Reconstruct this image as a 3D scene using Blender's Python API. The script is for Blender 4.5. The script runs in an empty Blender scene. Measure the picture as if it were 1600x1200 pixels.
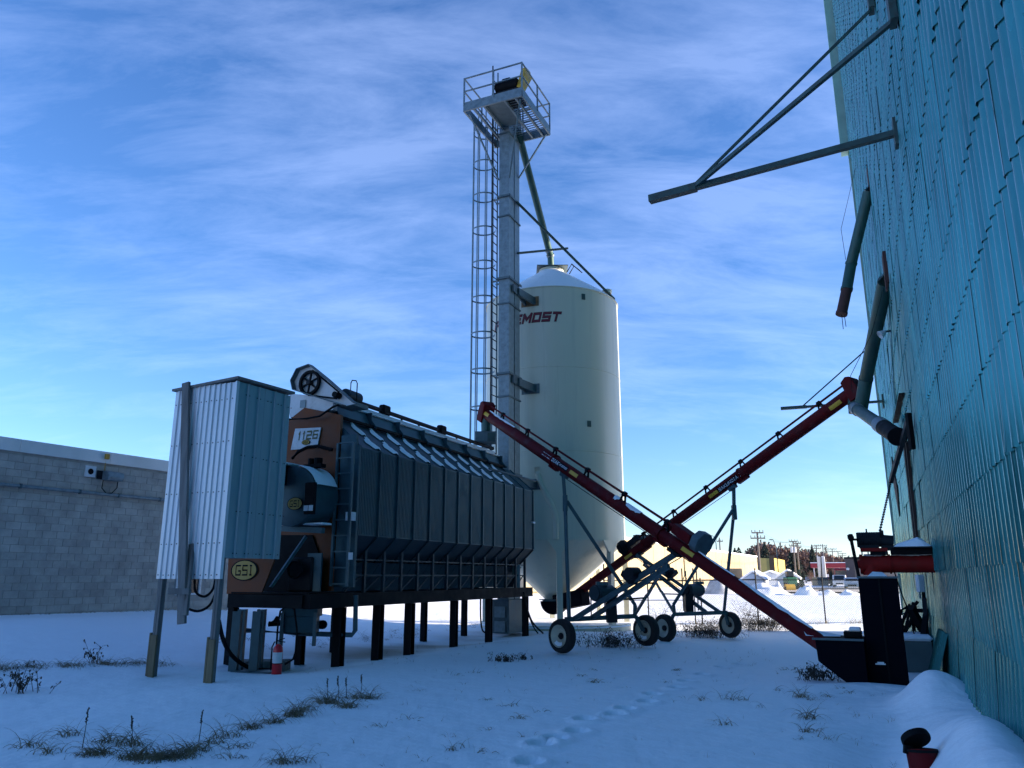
import bpy, bmesh, math, random
import numpy as np
from mathutils import Vector, Matrix, noise
R = math.radians
rnd = random.Random(7)
SC = bpy.context.scene
COL = SC.collection
# ---------------------------------------------------------------- camera
CAM_H, PITCH, FOC = 1.6, R(14.0), 1205.0
cam = bpy.data.cameras.new('camera'); cam.sensor_width = 36; cam.lens = 36*FOC/1600
cam.clip_start = .1; cam.clip_end = 6000
co = bpy.data.objects.new('camera', cam); COL.objects.link(co)
co.location = (0, 0, CAM_H); co.rotation_euler = (R(90)+PITCH, 0, 0); SC.camera = co
# ---------------------------------------------------------------- sky, sun, exposure
SUN_AZ, SUN_EL = R(95), R(15)
w = bpy.data.worlds.new('World'); SC.world = w; w.use_nodes = True
nt = w.node_tree; nt.nodes.clear()
def N(t, typ, **k):
    n = t.nodes.new(typ)
    for a, b in k.items():
        if a in n.inputs and not hasattr(n, a): n.inputs[a].default_value = b
        else: setattr(n, a, b)
    return n
sky = N(nt, 'ShaderNodeTexSky', sky_type='NISHITA', sun_disc=False, sun_elevation=SUN_EL, sun_rotation=SUN_AZ, altitude=600, air_density=1.0, dust_density=.35, ozone_density=3.2)
tc = N(nt, 'ShaderNodeTexCoord'); L_ = nt.links.new
hsv = N(nt, 'ShaderNodeHueSaturation'); hsv.inputs['Saturation'].default_value = 1.09; hsv.inputs['Value'].default_value = 1.0
tint = N(nt, 'ShaderNodeMixRGB', blend_type='MULTIPLY'); tint.inputs[0].default_value = 1; tint.inputs[2].default_value = (.93, .97, 1.17, 1)
L_(sky.outputs[0], tint.inputs[1]); L_(tint.outputs[0], hsv.inputs['Color'])
# thin high cloud, spread on a plane above the place so that it foreshortens toward the horizon
sep = N(nt, 'ShaderNodeSeparateXYZ'); L_(tc.outputs['Generated'], sep.inputs[0])
mz = N(nt, 'ShaderNodeMath', operation='MAXIMUM'); mz.inputs[1].default_value = .0; L_(sep.outputs[2], mz.inputs[0])
az_ = N(nt, 'ShaderNodeMath', operation='ADD'); az_.inputs[1].default_value = .26; L_(mz.outputs[0], az_.inputs[0])
dv = N(nt, 'ShaderNodeVectorMath', operation='DIVIDE'); L_(tc.outputs['Generated'], dv.inputs[0])
cmb = N(nt, 'ShaderNodeCombineXYZ')
for i in range(3): L_(az_.outputs[0], cmb.inputs[i])
L_(cmb.outputs[0], dv.inputs[1])
mp = N(nt, 'ShaderNodeMapping'); mp.inputs['Rotation'].default_value = (0, 0, R(-38)); mp.inputs['Scale'].default_value = (1.3, 3.6, 0.0); mp.inputs['Location'].default_value = (.7, .3, 0)
L_(dv.outputs[0], mp.inputs[0])
n1 = N(nt, 'ShaderNodeTexNoise'); n1.inputs['Scale'].default_value = 1.9; n1.inputs['Detail'].default_value = 12; n1.inputs['Roughness'].default_value = .66; n1.inputs['Distortion'].default_value = .35
L_(mp.outputs[0], n1.inputs['Vector'])
n2 = N(nt, 'ShaderNodeTexNoise'); n2.inputs['Scale'].default_value = .8; n2.inputs['Detail'].default_value = 4
L_(dv.outputs[0], n2.inputs['Vector'])
mu = N(nt, 'ShaderNodeMath', operation='MULTIPLY'); L_(n1.outputs[0], mu.inputs[0]); L_(n2.outputs[0], mu.inputs[1])
cr = N(nt, 'ShaderNodeMapRange'); cr.inputs['From Min'].default_value = .225; cr.inputs['From Max'].default_value = .42; cr.inputs['To Min'].default_value = 0; cr.inputs['To Max'].default_value = .145
L_(mu.outputs[0], cr.inputs['Value'])
mx = N(nt, 'ShaderNodeMixRGB'); L_(cr.outputs[0], mx.inputs[0]); L_(hsv.outputs[0], mx.inputs[1]); mx.inputs[2].default_value = (5.2, 6.4, 9.8, 1)
bg = N(nt, 'ShaderNodeBackground'); bg.inputs['Strength'].default_value = .086
L_(mx.outputs[0], bg.inputs[0]); wo = N(nt, 'ShaderNodeOutputWorld'); L_(bg.outputs[0], wo.inputs[0])
sl = bpy.data.lights.new('sun', 'SUN'); sl.energy = 4.4; sl.angle = R(.5); sl.color = (1, .86, .68)
so = bpy.data.objects.new('sun', sl); COL.objects.link(so)
sd = Vector((math.sin(SUN_AZ)*math.cos(SUN_EL), math.cos(SUN_AZ)*math.cos(SUN_EL), math.sin(SUN_EL)))
so.rotation_euler = sd.to_track_quat('Z', 'Y').to_euler(); so.location = (0, 0, 40)
vs = SC.view_settings; vs.view_transform = 'Standard'; vs.look = 'None'; vs.gamma = 1; vs.use_curve_mapping = False; vs.exposure = 1.58
# ---------------------------------------------------------------- helpers
CP, SP = math.cos(PITCH), math.sin(PITCH)
def ray(px, py):
    u, v = (px-800)/FOC, (600-py)/FOC
    return Vector((u, CP-v*SP, SP+v*CP))
def P(px, py, Y):                    # the point of a sight line at the distance Y
    d = ray(px, py); s = Y/d.y
    return Vector((d.x*s, Y, CAM_H+d.z*s))
def G(px, py, z=0.0):
    d = ray(px, py); s = (z-CAM_H)/d.z
    return Vector((d.x*s, d.y*s, z))
def proj(p):
    x, y, z = p[0], p[1], p[2]-CAM_H
    c = y*CP+z*SP; v = -y*SP+z*CP
    if c < .2: return None
    return (800+FOC*x/c, 600-FOC*v/c, c)
A24 = R(24)
def F(x, y, z=0, a=24): return Matrix.Translation((x, y, z)) @ Matrix.Rotation(-R(a), 4, 'Z')
FW = F(0, 0)                         # yard frame: x away from the sight line, y along the elevator wall
ORG = {}
_M = {}
def mat(name, col, rough=.6, metal=0, var=.15, scale=3, bump=0, bscale=40, dirt=None, dscale=1.5, spec=None, stretch=(1, 1, 1)):
    if name in _M: return _M[name]
    m = bpy.data.materials.new(name); m.use_nodes = True; t = m.node_tree; b = t.nodes['Principled BSDF']
    b.inputs['Roughness'].default_value = rough; b.inputs['Metallic'].default_value = metal
    if spec is not None: b.inputs['Specular IOR Level'].default_value = spec
    g = N(t, 'ShaderNodeNewGeometry'); mpp = N(t, 'ShaderNodeMapping'); mpp.inputs['Scale'].default_value = stretch
    t.links.new(g.outputs['Position'], mpp.inputs[0])
    nz = N(t, 'ShaderNodeTexNoise'); nz.inputs['Scale'].default_value = scale; nz.inputs['Detail'].default_value = 5; nz.inputs['Roughness'].default_value = .6
    t.links.new(mpp.outputs[0], nz.inputs['Vector'])
    rp = N(t, 'ShaderNodeMapRange'); rp.inputs['From Min'].default_value = .3; rp.inputs['From Max'].default_value = .7; rp.inputs['To Min'].default_value = 1-var; rp.inputs['To Max'].default_value = 1+var
    t.links.new(nz.outputs[0], rp.inputs['Value'])
    vm = N(t, 'ShaderNodeVectorMath', operation='SCALE'); vm.inputs[0].default_value = col[:3]; t.links.new(rp.outputs[0], vm.inputs['Scale'])
    out = vm.outputs[0]
    if dirt:
        nd = N(t, 'ShaderNodeTexNoise'); nd.inputs['Scale'].default_value = dscale; nd.inputs['Detail'].default_value = 8; nd.inputs['Roughness'].default_value = .7
        t.links.new(mpp.outputs[0], nd.inputs['Vector'])
        rd = N(t, 'ShaderNodeMapRange'); rd.inputs['From Min'].default_value = .52; rd.inputs['From Max'].default_value = .72; rd.inputs['To Max'].default_value = .8
        t.links.new(nd.outputs[0], rd.inputs['Value'])
        mm = N(t, 'ShaderNodeMixRGB'); t.links.new(rd.outputs[0], mm.inputs[0]); t.links.new(out, mm.inputs[1]); mm.inputs[2].default_value = (*dirt, 1); out = mm.outputs[0]
    t.links.new(out, b.inputs['Base Color'])
    if bump:
        nb = N(t, 'ShaderNodeTexNoise'); nb.inputs['Scale'].default_value = bscale; nb.inputs['Detail'].default_value = 4
        t.links.new(mpp.outputs[0], nb.inputs['Vector'])
        bp = N(t, 'ShaderNodeBump'); bp.inputs['Strength'].default_value = bump; bp.inputs['Distance'].default_value = .02
        t.links.new(nb.outputs[0], bp.inputs['Height']); t.links.new(bp.outputs[0], b.inputs['Normal'])
    rr = N(t, 'ShaderNodeMapRange'); rr.inputs['From Min'].default_value = .3; rr.inputs['From Max'].default_value = .7; rr.inputs['To Min'].default_value = max(.02, rough-.1); rr.inputs['To Max'].default_value = min(1, rough+.12)
    t.links.new(nz.outputs[0], rr.inputs['Value']); t.links.new(rr.outputs[0], b.inputs['Roughness'])
    _M[name] = m; return m
def frame_of(p0, p1, up=(0, 0, 1)):
    d = (Vector(p1)-Vector(p0)).normalized(); u = Vector(up)
    if abs(d.dot(u)) > .97: u = Vector((0, 1, 0))
    x = d.cross(u).normalized(); y = x.cross(d).normalized()
    return x, y, d
class MB:
    def __init__(s, fr=None): s.v = []; s.f = []; s.fr = fr
    def add(s, vs, fs, world=False):
        o = len(s.v)
        for p in vs:
            p = Vector(p); s.v.append(s.fr @ p if (s.fr is not None and not world) else p)
        s.f += [[i+o for i in f] for f in fs]; return s
    def box(s, x0, x1, y0, y1, z0, z1):
        return s.add([(x0,y0,z0),(x1,y0,z0),(x1,y1,z0),(x0,y1,z0),(x0,y0,z1),(x1,y0,z1),(x1,y1,z1),(x0,y1,z1)],
                     [(3,2,1,0),(4,5,6,7),(0,1,5,4),(1,2,6,5),(2,3,7,6),(3,0,4,7)])
    def bar(s, p0, p1, w, h, up=(0, 0, 1)):
        p0, p1 = Vector(p0), Vector(p1); x, y, d = frame_of(p0, p1, up); x = x*w/2; y = y*h/2
        return s.add([p0-x-y, p0+x-y, p0+x+y, p0-x+y, p1-x-y, p1+x-y, p1+x+y, p1-x+y],
                     [(3,2,1,0),(4,5,6,7),(0,1,5,4),(1,2,6,5),(2,3,7,6),(3,0,4,7)])
    def tube(s, p0, p1, r, n=12, r2=None, cap=True):
        p0, p1 = Vector(p0), Vector(p1); r2 = r if r2 is None else r2; x, y, d = frame_of(p0, p1)
        vs = []
        for p, q in ((p0, r), (p1, r2)):
            for i in range(n):
                a = 2*math.pi*i/n; vs.append(p+x*math.cos(a)*q+y*math.sin(a)*q)
        fs = [(i, (i+1) % n, n+(i+1) % n, n+i) for i in range(n)]
        if cap: fs += [list(range(n))[::-1], list(range(n, 2*n))]
        return s.add(vs, fs)
    def path(s, pts, r, n=8):
        pts = [Vector(p) for p in pts]; vs = []; m = len(pts); prev = None
        for k, p in enumerate(pts):
            d = (pts[min(k+1, m-1)]-pts[max(k-1, 0)]).normalized()
            if prev is None: x, y, _ = frame_of(p, p+d)
            else:
                x = (prev-d*prev.dot(d)).normalized(); y = x.cross(d).normalized()*-1
                y = d.cross(x).normalized()
            prev = x
            rr = r[k] if isinstance(r, (list, tuple)) else r
            for i in range(n):
                a = 2*math.pi*i/n; vs.append(p+x*math.cos(a)*rr+y*math.sin(a)*rr)
        fs = [(k*n+i, k*n+(i+1) % n, (k+1)*n+(i+1) % n, (k+1)*n+i) for k in range(m-1) for i in range(n)]
        fs += [list(range(n)), list(range((m-1)*n, m*n))]
        return s.add(vs, fs)
    def lathe(s, prof, n=24, c=(0, 0, 0), ax=None, a0=0, a1=2*math.pi):
        # prof: (radius, height) along axis
        c = Vector(c); x, y, d = (Vector((1,0,0)), Vector((0,1,0)), Vector((0,0,1))) if ax is None else frame_of(Vector((0,0,0)), ax)
        full = abs(a1-a0-2*math.pi) < 1e-6; m = n if full else n+1; vs = []
        for (r, h) in prof:
            for i in range(m):
                a = a0+(a1-a0)*i/n; vs.append(c+d*h+x*math.cos(a)*r+y*math.sin(a)*r)
        fs = []
        for k in range(len(prof)-1):
            for i in range(n):
                j = (i+1) % m if full else i+1
                fs.append((k*m+i, k*m+j, (k+1)*m+j, (k+1)*m+i))
        return s.add(vs, fs)
    def prism(s, poly, a, b, plane='xz'):
        # poly in plane, extruded from a to b on the third axis
        n = len(poly)
        def q(p, t): return (p[0], t, p[1]) if plane == 'xz' else ((t, p[0], p[1]) if plane == 'yz' else (p[0], p[1], t))
        vs = [q(p, a) for p in poly]+[q(p, b) for p in poly]
        return s.add(vs, [list(range(n)), list(range(n, 2*n))[::-1]]+[(i, n+i, n+(i+1) % n, (i+1) % n) for i in range(n)])
    def build(s, name, m, parent=None, smooth=False, bevel=0, label=None, cat=None, group=None, kind=None, org=None):
        if parent is not None: og = ORG[parent.name]
        elif org is not None: og = Vector(org)
        else:
            xs = [p.x for p in s.v]; ys = [p.y for p in s.v]; og = Vector(((min(xs)+max(xs))/2, (min(ys)+max(ys))/2, min(p.z for p in s.v)))
        me = bpy.data.meshes.new(name); me.from_pydata([p-og for p in s.v], [], s.f); me.update()
        bm = bmesh.new(); bm.from_mesh(me); bmesh.ops.recalc_face_normals(bm, faces=bm.faces)
        if bevel: bmesh.ops.bevel(bm, geom=[e for e in bm.edges if len(e.link_faces) == 2 and e.calc_face_angle(0) > .5], offset=bevel, segments=1, affect='EDGES', clamp_overlap=True)
        bm.to_mesh(me); bm.free()
        if smooth:
            me.polygons.foreach_set('use_smooth', [True]*len(me.polygons)); me.set_sharp_from_angle(angle=R(35))
        me.materials.append(m)
        o = bpy.data.objects.new(name, me); COL.objects.link(o)
        if parent is not None: o.parent = parent
        else: o.location = og
        ORG[o.name] = og
        tag(o, label, cat, group, kind); return o
def tag(o, label=None, cat=None, group=None, kind=None):
    if label: o['label'] = label
    if cat: o['category'] = cat
    if group: o['group'] = group
    if kind: o['kind'] = kind
    return o
def thing(name, loc, label, cat, group=None):
    o = bpy.data.objects.new(name, None); o.empty_display_size = .2; COL.objects.link(o); o.location = loc; ORG[o.name] = Vector(loc)
    return tag(o, label, cat, group)
def inst(name, me, M, parent=None, m=None):
    """an object that shares mesh me, at world matrix M"""
    o = bpy.data.objects.new(name, me); COL.objects.link(o)
    if parent is not None:
        o.parent = parent; M = Matrix.Translation(-ORG[parent.name]) @ M
        ORG[o.name] = ORG[parent.name]
    o.matrix_local = M if parent is not None else M
    return o
def copy_tree(o, dM, parent=None):
    c = o.copy(); COL.objects.link(c)
    if parent is None: c.matrix_world = dM @ o.matrix_world; c.location = (dM @ Matrix.Translation(o.location)).translation; c.rotation_euler = (dM @ o.matrix_basis).to_euler()
    else: c.parent = parent
    for ch in [x for x in bpy.data.objects if x.parent == o]: copy_tree(ch, None, c)
    return c
STROKES = {'F': [[(0,0),(0,1),(1,1)],[(0,.5),(.8,.5)]], 'O': [[(0,0),(1,0),(1,1),(0,1),(0,0)]], 'R': [[(0,0),(0,1),(1,1),(1,.5),(0,.5)],[(.45,.5),(1,0)]], 'E': [[(1,1),(0,1),(0,0),(1,0)],[(0,.5),(.85,.5)]],
 'M': [[(0,0),(0,1),(.5,.35),(1,1),(1,0)]], 'S': [[(1,1),(0,1),(0,.5),(1,.5),(1,0),(0,0)]], 'T': [[(0,1),(1,1)],[(.5,1),(.5,0)]], 'G': [[(1,1),(0,1),(0,0),(1,0),(1,.42),(.62,.42)]], 'I': [[(.2,1),(.8,1)],[(.5,1),(.5,0)],[(.2,0),(.8,0)]],
 '1': [[(.25,.78),(.55,1),(.55,0)]], '2': [[(0,1),(1,1),(1,.5),(0,.5),(0,0),(1,0)]], '6': [[(1,1),(0,1),(0,0),(1,0),(1,.5),(0,.5)]], 'A': [[(0,0),(.5,1),(1,0)],[(.2,.32),(.8,.32)]], 'K': [[(0,0),(0,1)],[(1,1),(0,.45),(1,0)]],
 'U': [[(0,1),(0,0),(1,0),(1,1)]], 'N': [[(0,0),(0,1),(1,0),(1,1)]], 'D': [[(0,0),(0,1),(.7,1),(1,.75),(1,.25),(.7,0),(0,0)]], 'H': [[(0,0),(0,1)],[(1,0),(1,1)],[(0,.5),(1,.5)]], 'C': [[(1,1),(0,1),(0,0),(1,0)]], 'P': [[(0,0),(0,1),(1,1),(1,.5),(0,.5)]], '-': [[(.2,.5),(.8,.5)]]}
def text_verts(s, size=1.0, shear=0, bold=0.0, ex=0.0):
    """block lettering built from strokes, centred on the origin"""
    cap, wd, gap = .70*size, .58*size, .30*size; sw = .150*size+2*bold; x = 0; vs = []; fs = []; k = 0
    for ch in s:
        if ch == ' ': x += wd*.55; continue
        iw = wd*(.55 if ch in '1I' else 1.15 if ch == 'M' else 1)
        for st in STROKES[ch]:
            for (a, b) in zip(st[:-1], st[1:]):
                p, q = Vector((x+a[0]*iw, (a[1]-.5)*(cap-.15*size), 0)), Vector((x+b[0]*iw, (b[1]-.5)*(cap-.15*size), 0)); d = (q-p).normalized(); n = Vector((-d.y, d.x, 0))*sw/2; e = d*sw*.5
                o = len(vs); z = Vector((0, 0, .0004*(k % 7))); k += 1
                vs += [p-e-n+z, q+e-n+z, q+e+n+z, p-e+n+z]; fs.append([o, o+1, o+2, o+3])
        x += iw+gap
    m = (x-gap)/2
    for v in vs: v.x -= m; v.x += v.y*shear
    return vs, fs
def plate_text(mb, s, c, xdir, ydir, size, width=None, shear=0, bold=0.0, off=.004):
    vs, fs = text_verts(s, size, shear, bold)
    xd, yd = Vector(xdir).normalized(), Vector(ydir).normalized(); n = xd.cross(yd)
    k = 1
    if width:
        wd = max(v.x for v in vs)-min(v.x for v in vs); k = width/wd
    mb.add([Vector(c)+xd*v.x*k+yd*v.y+n*(off+v.z) for v in vs], fs, world=True)
    return mb
def sm(t): t = np.clip(t, 0, 1); return t*t*(3-2*t)
# ---------------------------------------------------------------- materials
def snow_material():
    m = bpy.data.materials.new('snow'); m.use_nodes = True; t = m.node_tree; b = t.nodes['Principled BSDF']
    b.inputs['Base Color'].default_value = (.90, .91, .93, 1); b.inputs['Roughness'].default_value = .65; b.inputs['Specular IOR Level'].default_value = .25
    g = N(t, 'ShaderNodeNewGeometry'); h = None
    for sc, st in ((2.2, .34), (9, .22), (40, .16), (160, .10)):
        n = N(t, 'ShaderNodeTexNoise'); n.inputs['Scale'].default_value = sc; n.inputs['Detail'].default_value = 5; t.links.new(g.outputs['Position'], n.inputs['Vector'])
        bp = N(t, 'ShaderNodeBump'); bp.inputs['Strength'].default_value = st; bp.inputs['Distance'].default_value = .35/sc
        t.links.new(n.outputs[0], bp.inputs['Height'])
        if h is not None: t.links.new(h, bp.inputs['Normal'])
        h = bp.outputs[0]
    t.links.new(h, b.inputs['Normal']); _M['snow'] = m; return m
SNOW = snow_material()
GALV = mat('galvanized steel', (.18, .23, .25), .5, .4, .28, 7, .05, 60)
GALVD = mat('weathered galvanized steel', (.09, .13, .145), .55, .35, .28, 5, .08, 50)
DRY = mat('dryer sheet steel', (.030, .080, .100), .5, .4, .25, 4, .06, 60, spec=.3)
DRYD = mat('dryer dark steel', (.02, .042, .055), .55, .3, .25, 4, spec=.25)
DRYL = mat('dryer trough steel', (.09, .15, .17), .55, .3, .2, 4, spec=.3)
FRM = mat('frame paint', (.055, .105, .12), .5, .3, .2, 5)
BLK = mat('black paint', (.004, .0045, .006), .7, 0, .2, 5, spec=.15)
DKS = mat('dark steel', (.014, .016, .02), .6, .2, .25, 6, spec=.25)
NAVY = mat('dark navy paint', (.0015, .002, .006), .75, 0, .15, 3, spec=.08)
RED = mat('dark red paint', (.105, .005, .007), .6, 0, .25, 3, spec=.12, dirt=(.10, .03, .03), dscale=4)
RED2 = mat('faded red paint', (.26, .012, .010), .6, 0, spec=.15, var=.2, scale=4, dirt=(.12, .03, .02), dscale=5)
REDX = mat('extinguisher red', (.55, .012, .02), .3, 0, .08, 5)
ORG_ = mat('orange paint', (.17, .042, .010), .5, 0, .2, 3, dirt=(.16, .055, .03), dscale=2, spec=.25)
YEL = mat('yellow paint', (.62, .36, .03), .5, 0, .12, 5)
OCH = mat('ochre sign', (.40, .24, .03), .5, 0, .1, 5)
WHT = mat('white paint', (.62, .64, .66), .5, 0, .1, 4, dirt=(.35, .36, .36), dscale=3)
BIN = mat('off white bin paint', (.60, .58, .455), .33, 0, .05, .8, dirt=(.42, .43, .36), dscale=1.6, stretch=(1, 1, .06))
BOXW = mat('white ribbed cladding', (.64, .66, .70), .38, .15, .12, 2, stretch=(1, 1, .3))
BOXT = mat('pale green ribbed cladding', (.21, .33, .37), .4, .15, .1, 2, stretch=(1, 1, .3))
WOODG = mat('grey weathered timber', (.17, .165, .16), .85, 0, .35, 9, .4, 30, stretch=(1, 1, .12))
WOODB = mat('brown timber', (.17, .13, .075), .85, 0, .35, 9, .4, 30, stretch=(1, 1, .12))
GRN = mat('green spout paint', (.03, .085, .075), .5, .2, .25, 4, dirt=(.05, .09, .08), dscale=3)
GRNB = mat('green bracket paint', (.04, .08, .075), .6, .1, .3, 5, dirt=(.045, .025, .02), dscale=6)
RUST = mat('rusted steel', (.085, .032, .026), .8, .1, .35, 9, .2, 40)
TEAL = mat('teal painted sheeting', (.06, .295, .285), .22, .55, .28, 1.3, .05, 9, dirt=(.11, .30, .27), dscale=1.1, stretch=(1, 1, .35))
TEALL = mat('pale green trim', (.22, .40, .36), .5, .1, .15, 2)
CORE = mat('old wood core', (.03, .025, .022), .9, 0, .3, 3)
RUB = mat('tyre rubber', (.012, .012, .013), .8, 0, .2, 12, .2, 60)
RIM = mat('cream rim paint', (.50, .46, .36), .45, .1, .12, 8)
GLS = mat('window glass', (.02, .03, .04), .08, 0, .1, 2)
CMU = mat('concrete block', (.36, .35, .32), .9, 0, .22, 2.2, .35, 45)
CMU2 = mat('pale concrete block', (.385, .375, .345), .9, 0, .2, 2.2, .35, 45)
CMU3 = mat('dark concrete block', (.335, .325, .30), .9, 0, .2, 2.2, .35, 45)
MORT = mat('mortar', (.29, .29, .275), .95, 0, .2, 5)
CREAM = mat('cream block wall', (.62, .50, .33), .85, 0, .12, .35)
GRASS = mat('dry grass', (.19, .145, .085), .9, 0, .4, 7)
STEM = mat('dead stems', (.055, .045, .035), .9, 0, .4, 7)
# ================================================================ ground
GROUND = SNOW.copy(); GROUND.name = 'ground snow'
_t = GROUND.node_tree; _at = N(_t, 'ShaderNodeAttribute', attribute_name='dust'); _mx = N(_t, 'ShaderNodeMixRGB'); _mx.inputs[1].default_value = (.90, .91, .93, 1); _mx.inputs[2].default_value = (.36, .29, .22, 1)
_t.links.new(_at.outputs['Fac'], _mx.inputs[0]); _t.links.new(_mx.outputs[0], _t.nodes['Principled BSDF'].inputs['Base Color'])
def smn(x): return sm(x)
FOOT = [(846,1167),(827,1195),(914,1125),(902,1146),(962,1117),(978,1108),(1012,1097),(1020,1085),(1059,1073),(1072,1061),(1097,1051),(1128,1039),(1156,1034),(868,1158)]
FOOT = [G(*p) for p in FOOT]
def fbm(X, Y, seed=0):
    z = 0
    r_ = np.random.RandomState(11+seed)
    for k in range(14):
        f = .25*1.45**k; a = r_.rand()*6.28; ph = r_.rand()*6.28
        z = z + np.sin((X*math.cos(a)+Y*math.sin(a))*f+ph+1.3*np.sin((X*math.sin(a)-Y*math.cos(a))*f*.6+ph*2))/(1.45**k)
    return z
def gz(X, Y):
    X = np.asarray(X, float); Y = np.asarray(Y, float)
    ca, sa = math.cos(A24), math.sin(A24)
    d = ca*X-sa*Y; L = sa*X+ca*Y
    near = sm((90-np.hypot(X, Y))/60)
    z = .62*sm((-X-3.6)/7.5)*sm((Y-9)/8)
    z = z+near*.030*fbm(X, Y)
    z = z-.10*sm((Y-17)/6)*sm((X-1)/4)*sm((60-Y)/30)
    # bare wind-scoured hollow under the dryer
    dx = ca*(X+3.2)-sa*(Y-14.9); dy = sa*(X+3.2)+ca*(Y-14.9)
    z = z-.10*np.exp(-((dx+.9)/1.3)**2)*sm((dy+2.2)/1.5)*sm((10.5-dy)/1.5)
    z = z+.05*np.exp(-((dx-.9)/.7)**2)*sm((dy+3)/2)*sm((11-dy)/2)
    # low bank lines where grass stands
    z = z+.10*np.exp(-((Y-(12.4+.62*(X+8)))/.8)**2)*sm((-X-4.6)/2)
    # drift against the elevator wall
    dr = .30*np.exp(-((d-.62)/.42)**2)*sm((L-3)/2)*sm((10.2-L)/3)+.20*sm((d-.1)/.8)*sm((L-2)/2)*sm((12.6-L)/1.2)
    dr = dr+.30*np.exp(-((d-.55)/.35)**2-((L-11.3)/.9)**2)
    z = z+dr*(1+.02*np.sin(L*5+d*4))+.045*fbm(X*5, Y*5, 3)*.75*np.clip(dr, 0, .3)/.3*sm((d-.35)/.5)
    z = z-.10*np.exp(-((d-.0)/.35)**2)*sm((L-5)/2)*sm((10.5-L)/2)
    # drift beside the black column
    z = z+.10*np.exp(-((d+.05)/.9)**2-((L-12.9)/.5)**2)
    for p in FOOT:
        q = ((X-p.x)/.095)**2+((Y-p.y)/.125)**2
        z = z-.12*np.exp(-q**2.2)+.03*np.exp(-((np.sqrt(q)-1.6)/.5)**2)
    return z
def gzz(x, y): return float(gz(x, y))
def axis(lo, hi, step, far):
    a = list(np.arange(lo, hi, step)); s = step
    x = a[-1]; out = []
    while x < far: s *= 1.13; x += s; out.append(x)
    x = a[0]; s = step; pre = []
    while x > -far: s *= 1.13; x -= s; pre.append(x)
    return np.array(pre[::-1]+a+out)
gx = axis(-14, 11, .055, 2600); gy = axis(4, 31, .055, 2600)
XX, YY = np.meshgrid(gx, gy); ZZ = gz(XX, YY)
vv = np.stack([XX.ravel(), YY.ravel(), ZZ.ravel()], 1); nx, ny = len(gx), len(gy)
i = np.arange(nx-1)[None, :]+np.arange(ny-1)[:, None]*nx
ff = np.stack([i, i+1, i+1+nx, i+nx], -1).reshape(-1, 4)
me = bpy.data.meshes.new('snow_ground'); me.vertices.add(len(vv)); me.vertices.foreach_set('co', vv.ravel())
me.loops.add(ff.size); me.loops.foreach_set('vertex_index', ff.ravel().astype(np.int32)); me.polygons.add(len(ff))
me.polygons.foreach_set('loop_start', np.arange(0, ff.size, 4, dtype=np.int32)); me.update(calc_edges=True)
me.polygons.foreach_set('use_smooth', [True]*len(ff)); me.materials.append(GROUND)
ca_, sa_ = math.cos(A24), math.sin(A24)
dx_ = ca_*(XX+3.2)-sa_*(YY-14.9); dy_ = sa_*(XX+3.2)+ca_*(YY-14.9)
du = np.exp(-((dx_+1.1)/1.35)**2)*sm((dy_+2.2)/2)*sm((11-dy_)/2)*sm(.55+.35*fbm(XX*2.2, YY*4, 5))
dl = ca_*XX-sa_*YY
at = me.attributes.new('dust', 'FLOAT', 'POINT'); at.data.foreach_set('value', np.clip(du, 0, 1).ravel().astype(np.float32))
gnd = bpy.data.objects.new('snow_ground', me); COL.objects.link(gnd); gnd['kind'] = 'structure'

# ================================================================ grain elevator
LC, TOP = 28.36, 24.9
ge = thing('grain_elevator', (FW @ Vector((6, 10, 0))), 'towering old grain elevator clad in teal corrugated metal sheets, right of the yard', 'grain elevator')
MB(FW).box(1.06, 12.9, -14, LC-.03, -.3, TOP).build('timber_core', CORE, ge)
ROW, SW = .73, .8
def sheet_mesh(seed, flare=0.0, pale=False):
    q = random.Random(seed); n = 33; wv, hv = SW+.025, ROW+.05
    mb = MB(); cols = n+1; vs = []
    tl = q.uniform(.007, .011); sk = q.uniform(-.002, .002); bend = q.uniform(.01, .03) if seed in (2, 7) else 0
    hs = [0, .12, .6, 1]
    for hh in hs:
        for k in range(cols):
            y = -.0125+wv*k/n
            x = -.022*math.cos(2*math.pi*(-.0125+wv*k/n)/.2)-tl*(1-hh)-bend*(1-hh)**2*(k/n)**3+sk*(k/n)
            vs.append((x-flare*(1-hh), y, -.03+hh*hv+q.uniform(-.004, .004)*(hh == 0)*1.5))
    fs = [(r*cols+k, r*cols+k+1, (r+1)*cols+k+1, (r+1)*cols+k) for r in range(3) for k in range(n)]
    return vs, fs
VAR = [sheet_mesh(s) for s in range(10)]
def smooth_mesh(name, vs, fs, m):
    me = bpy.data.meshes.new(name); me.from_pydata(vs, [], fs); me.update(); me.polygons.foreach_set('use_smooth', [True]*len(me.polygons)); me.materials.append(m); return me
VM = [smooth_mesh('corrugated_sheet', a, b, TEAL) for a, b in VAR]
cells = []
for r in range(-2, 33):
    z0 = .99+ROW*r
    for c in range(-16, 34):
        y0 = SW*c+.2*((r*7) % 4)+.12
        if y0 > LC-.4: continue
        p = FW @ Vector((1, y0+.4, z0+.36)); s = proj(p); size = 0
        if s and -60 < s[0] < 1700 and -60 < s[1] < 1290:
            a = proj(FW @ Vector((1, y0, z0))); b = proj(FW @ Vector((1, y0+.8, z0+.73)))
            if a and b: size = abs(a[0]-b[0])*abs(a[1]-b[1])
        cells.append((size, r, c, y0, z0))
cells.sort(reverse=True)
rest = MB()
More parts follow.
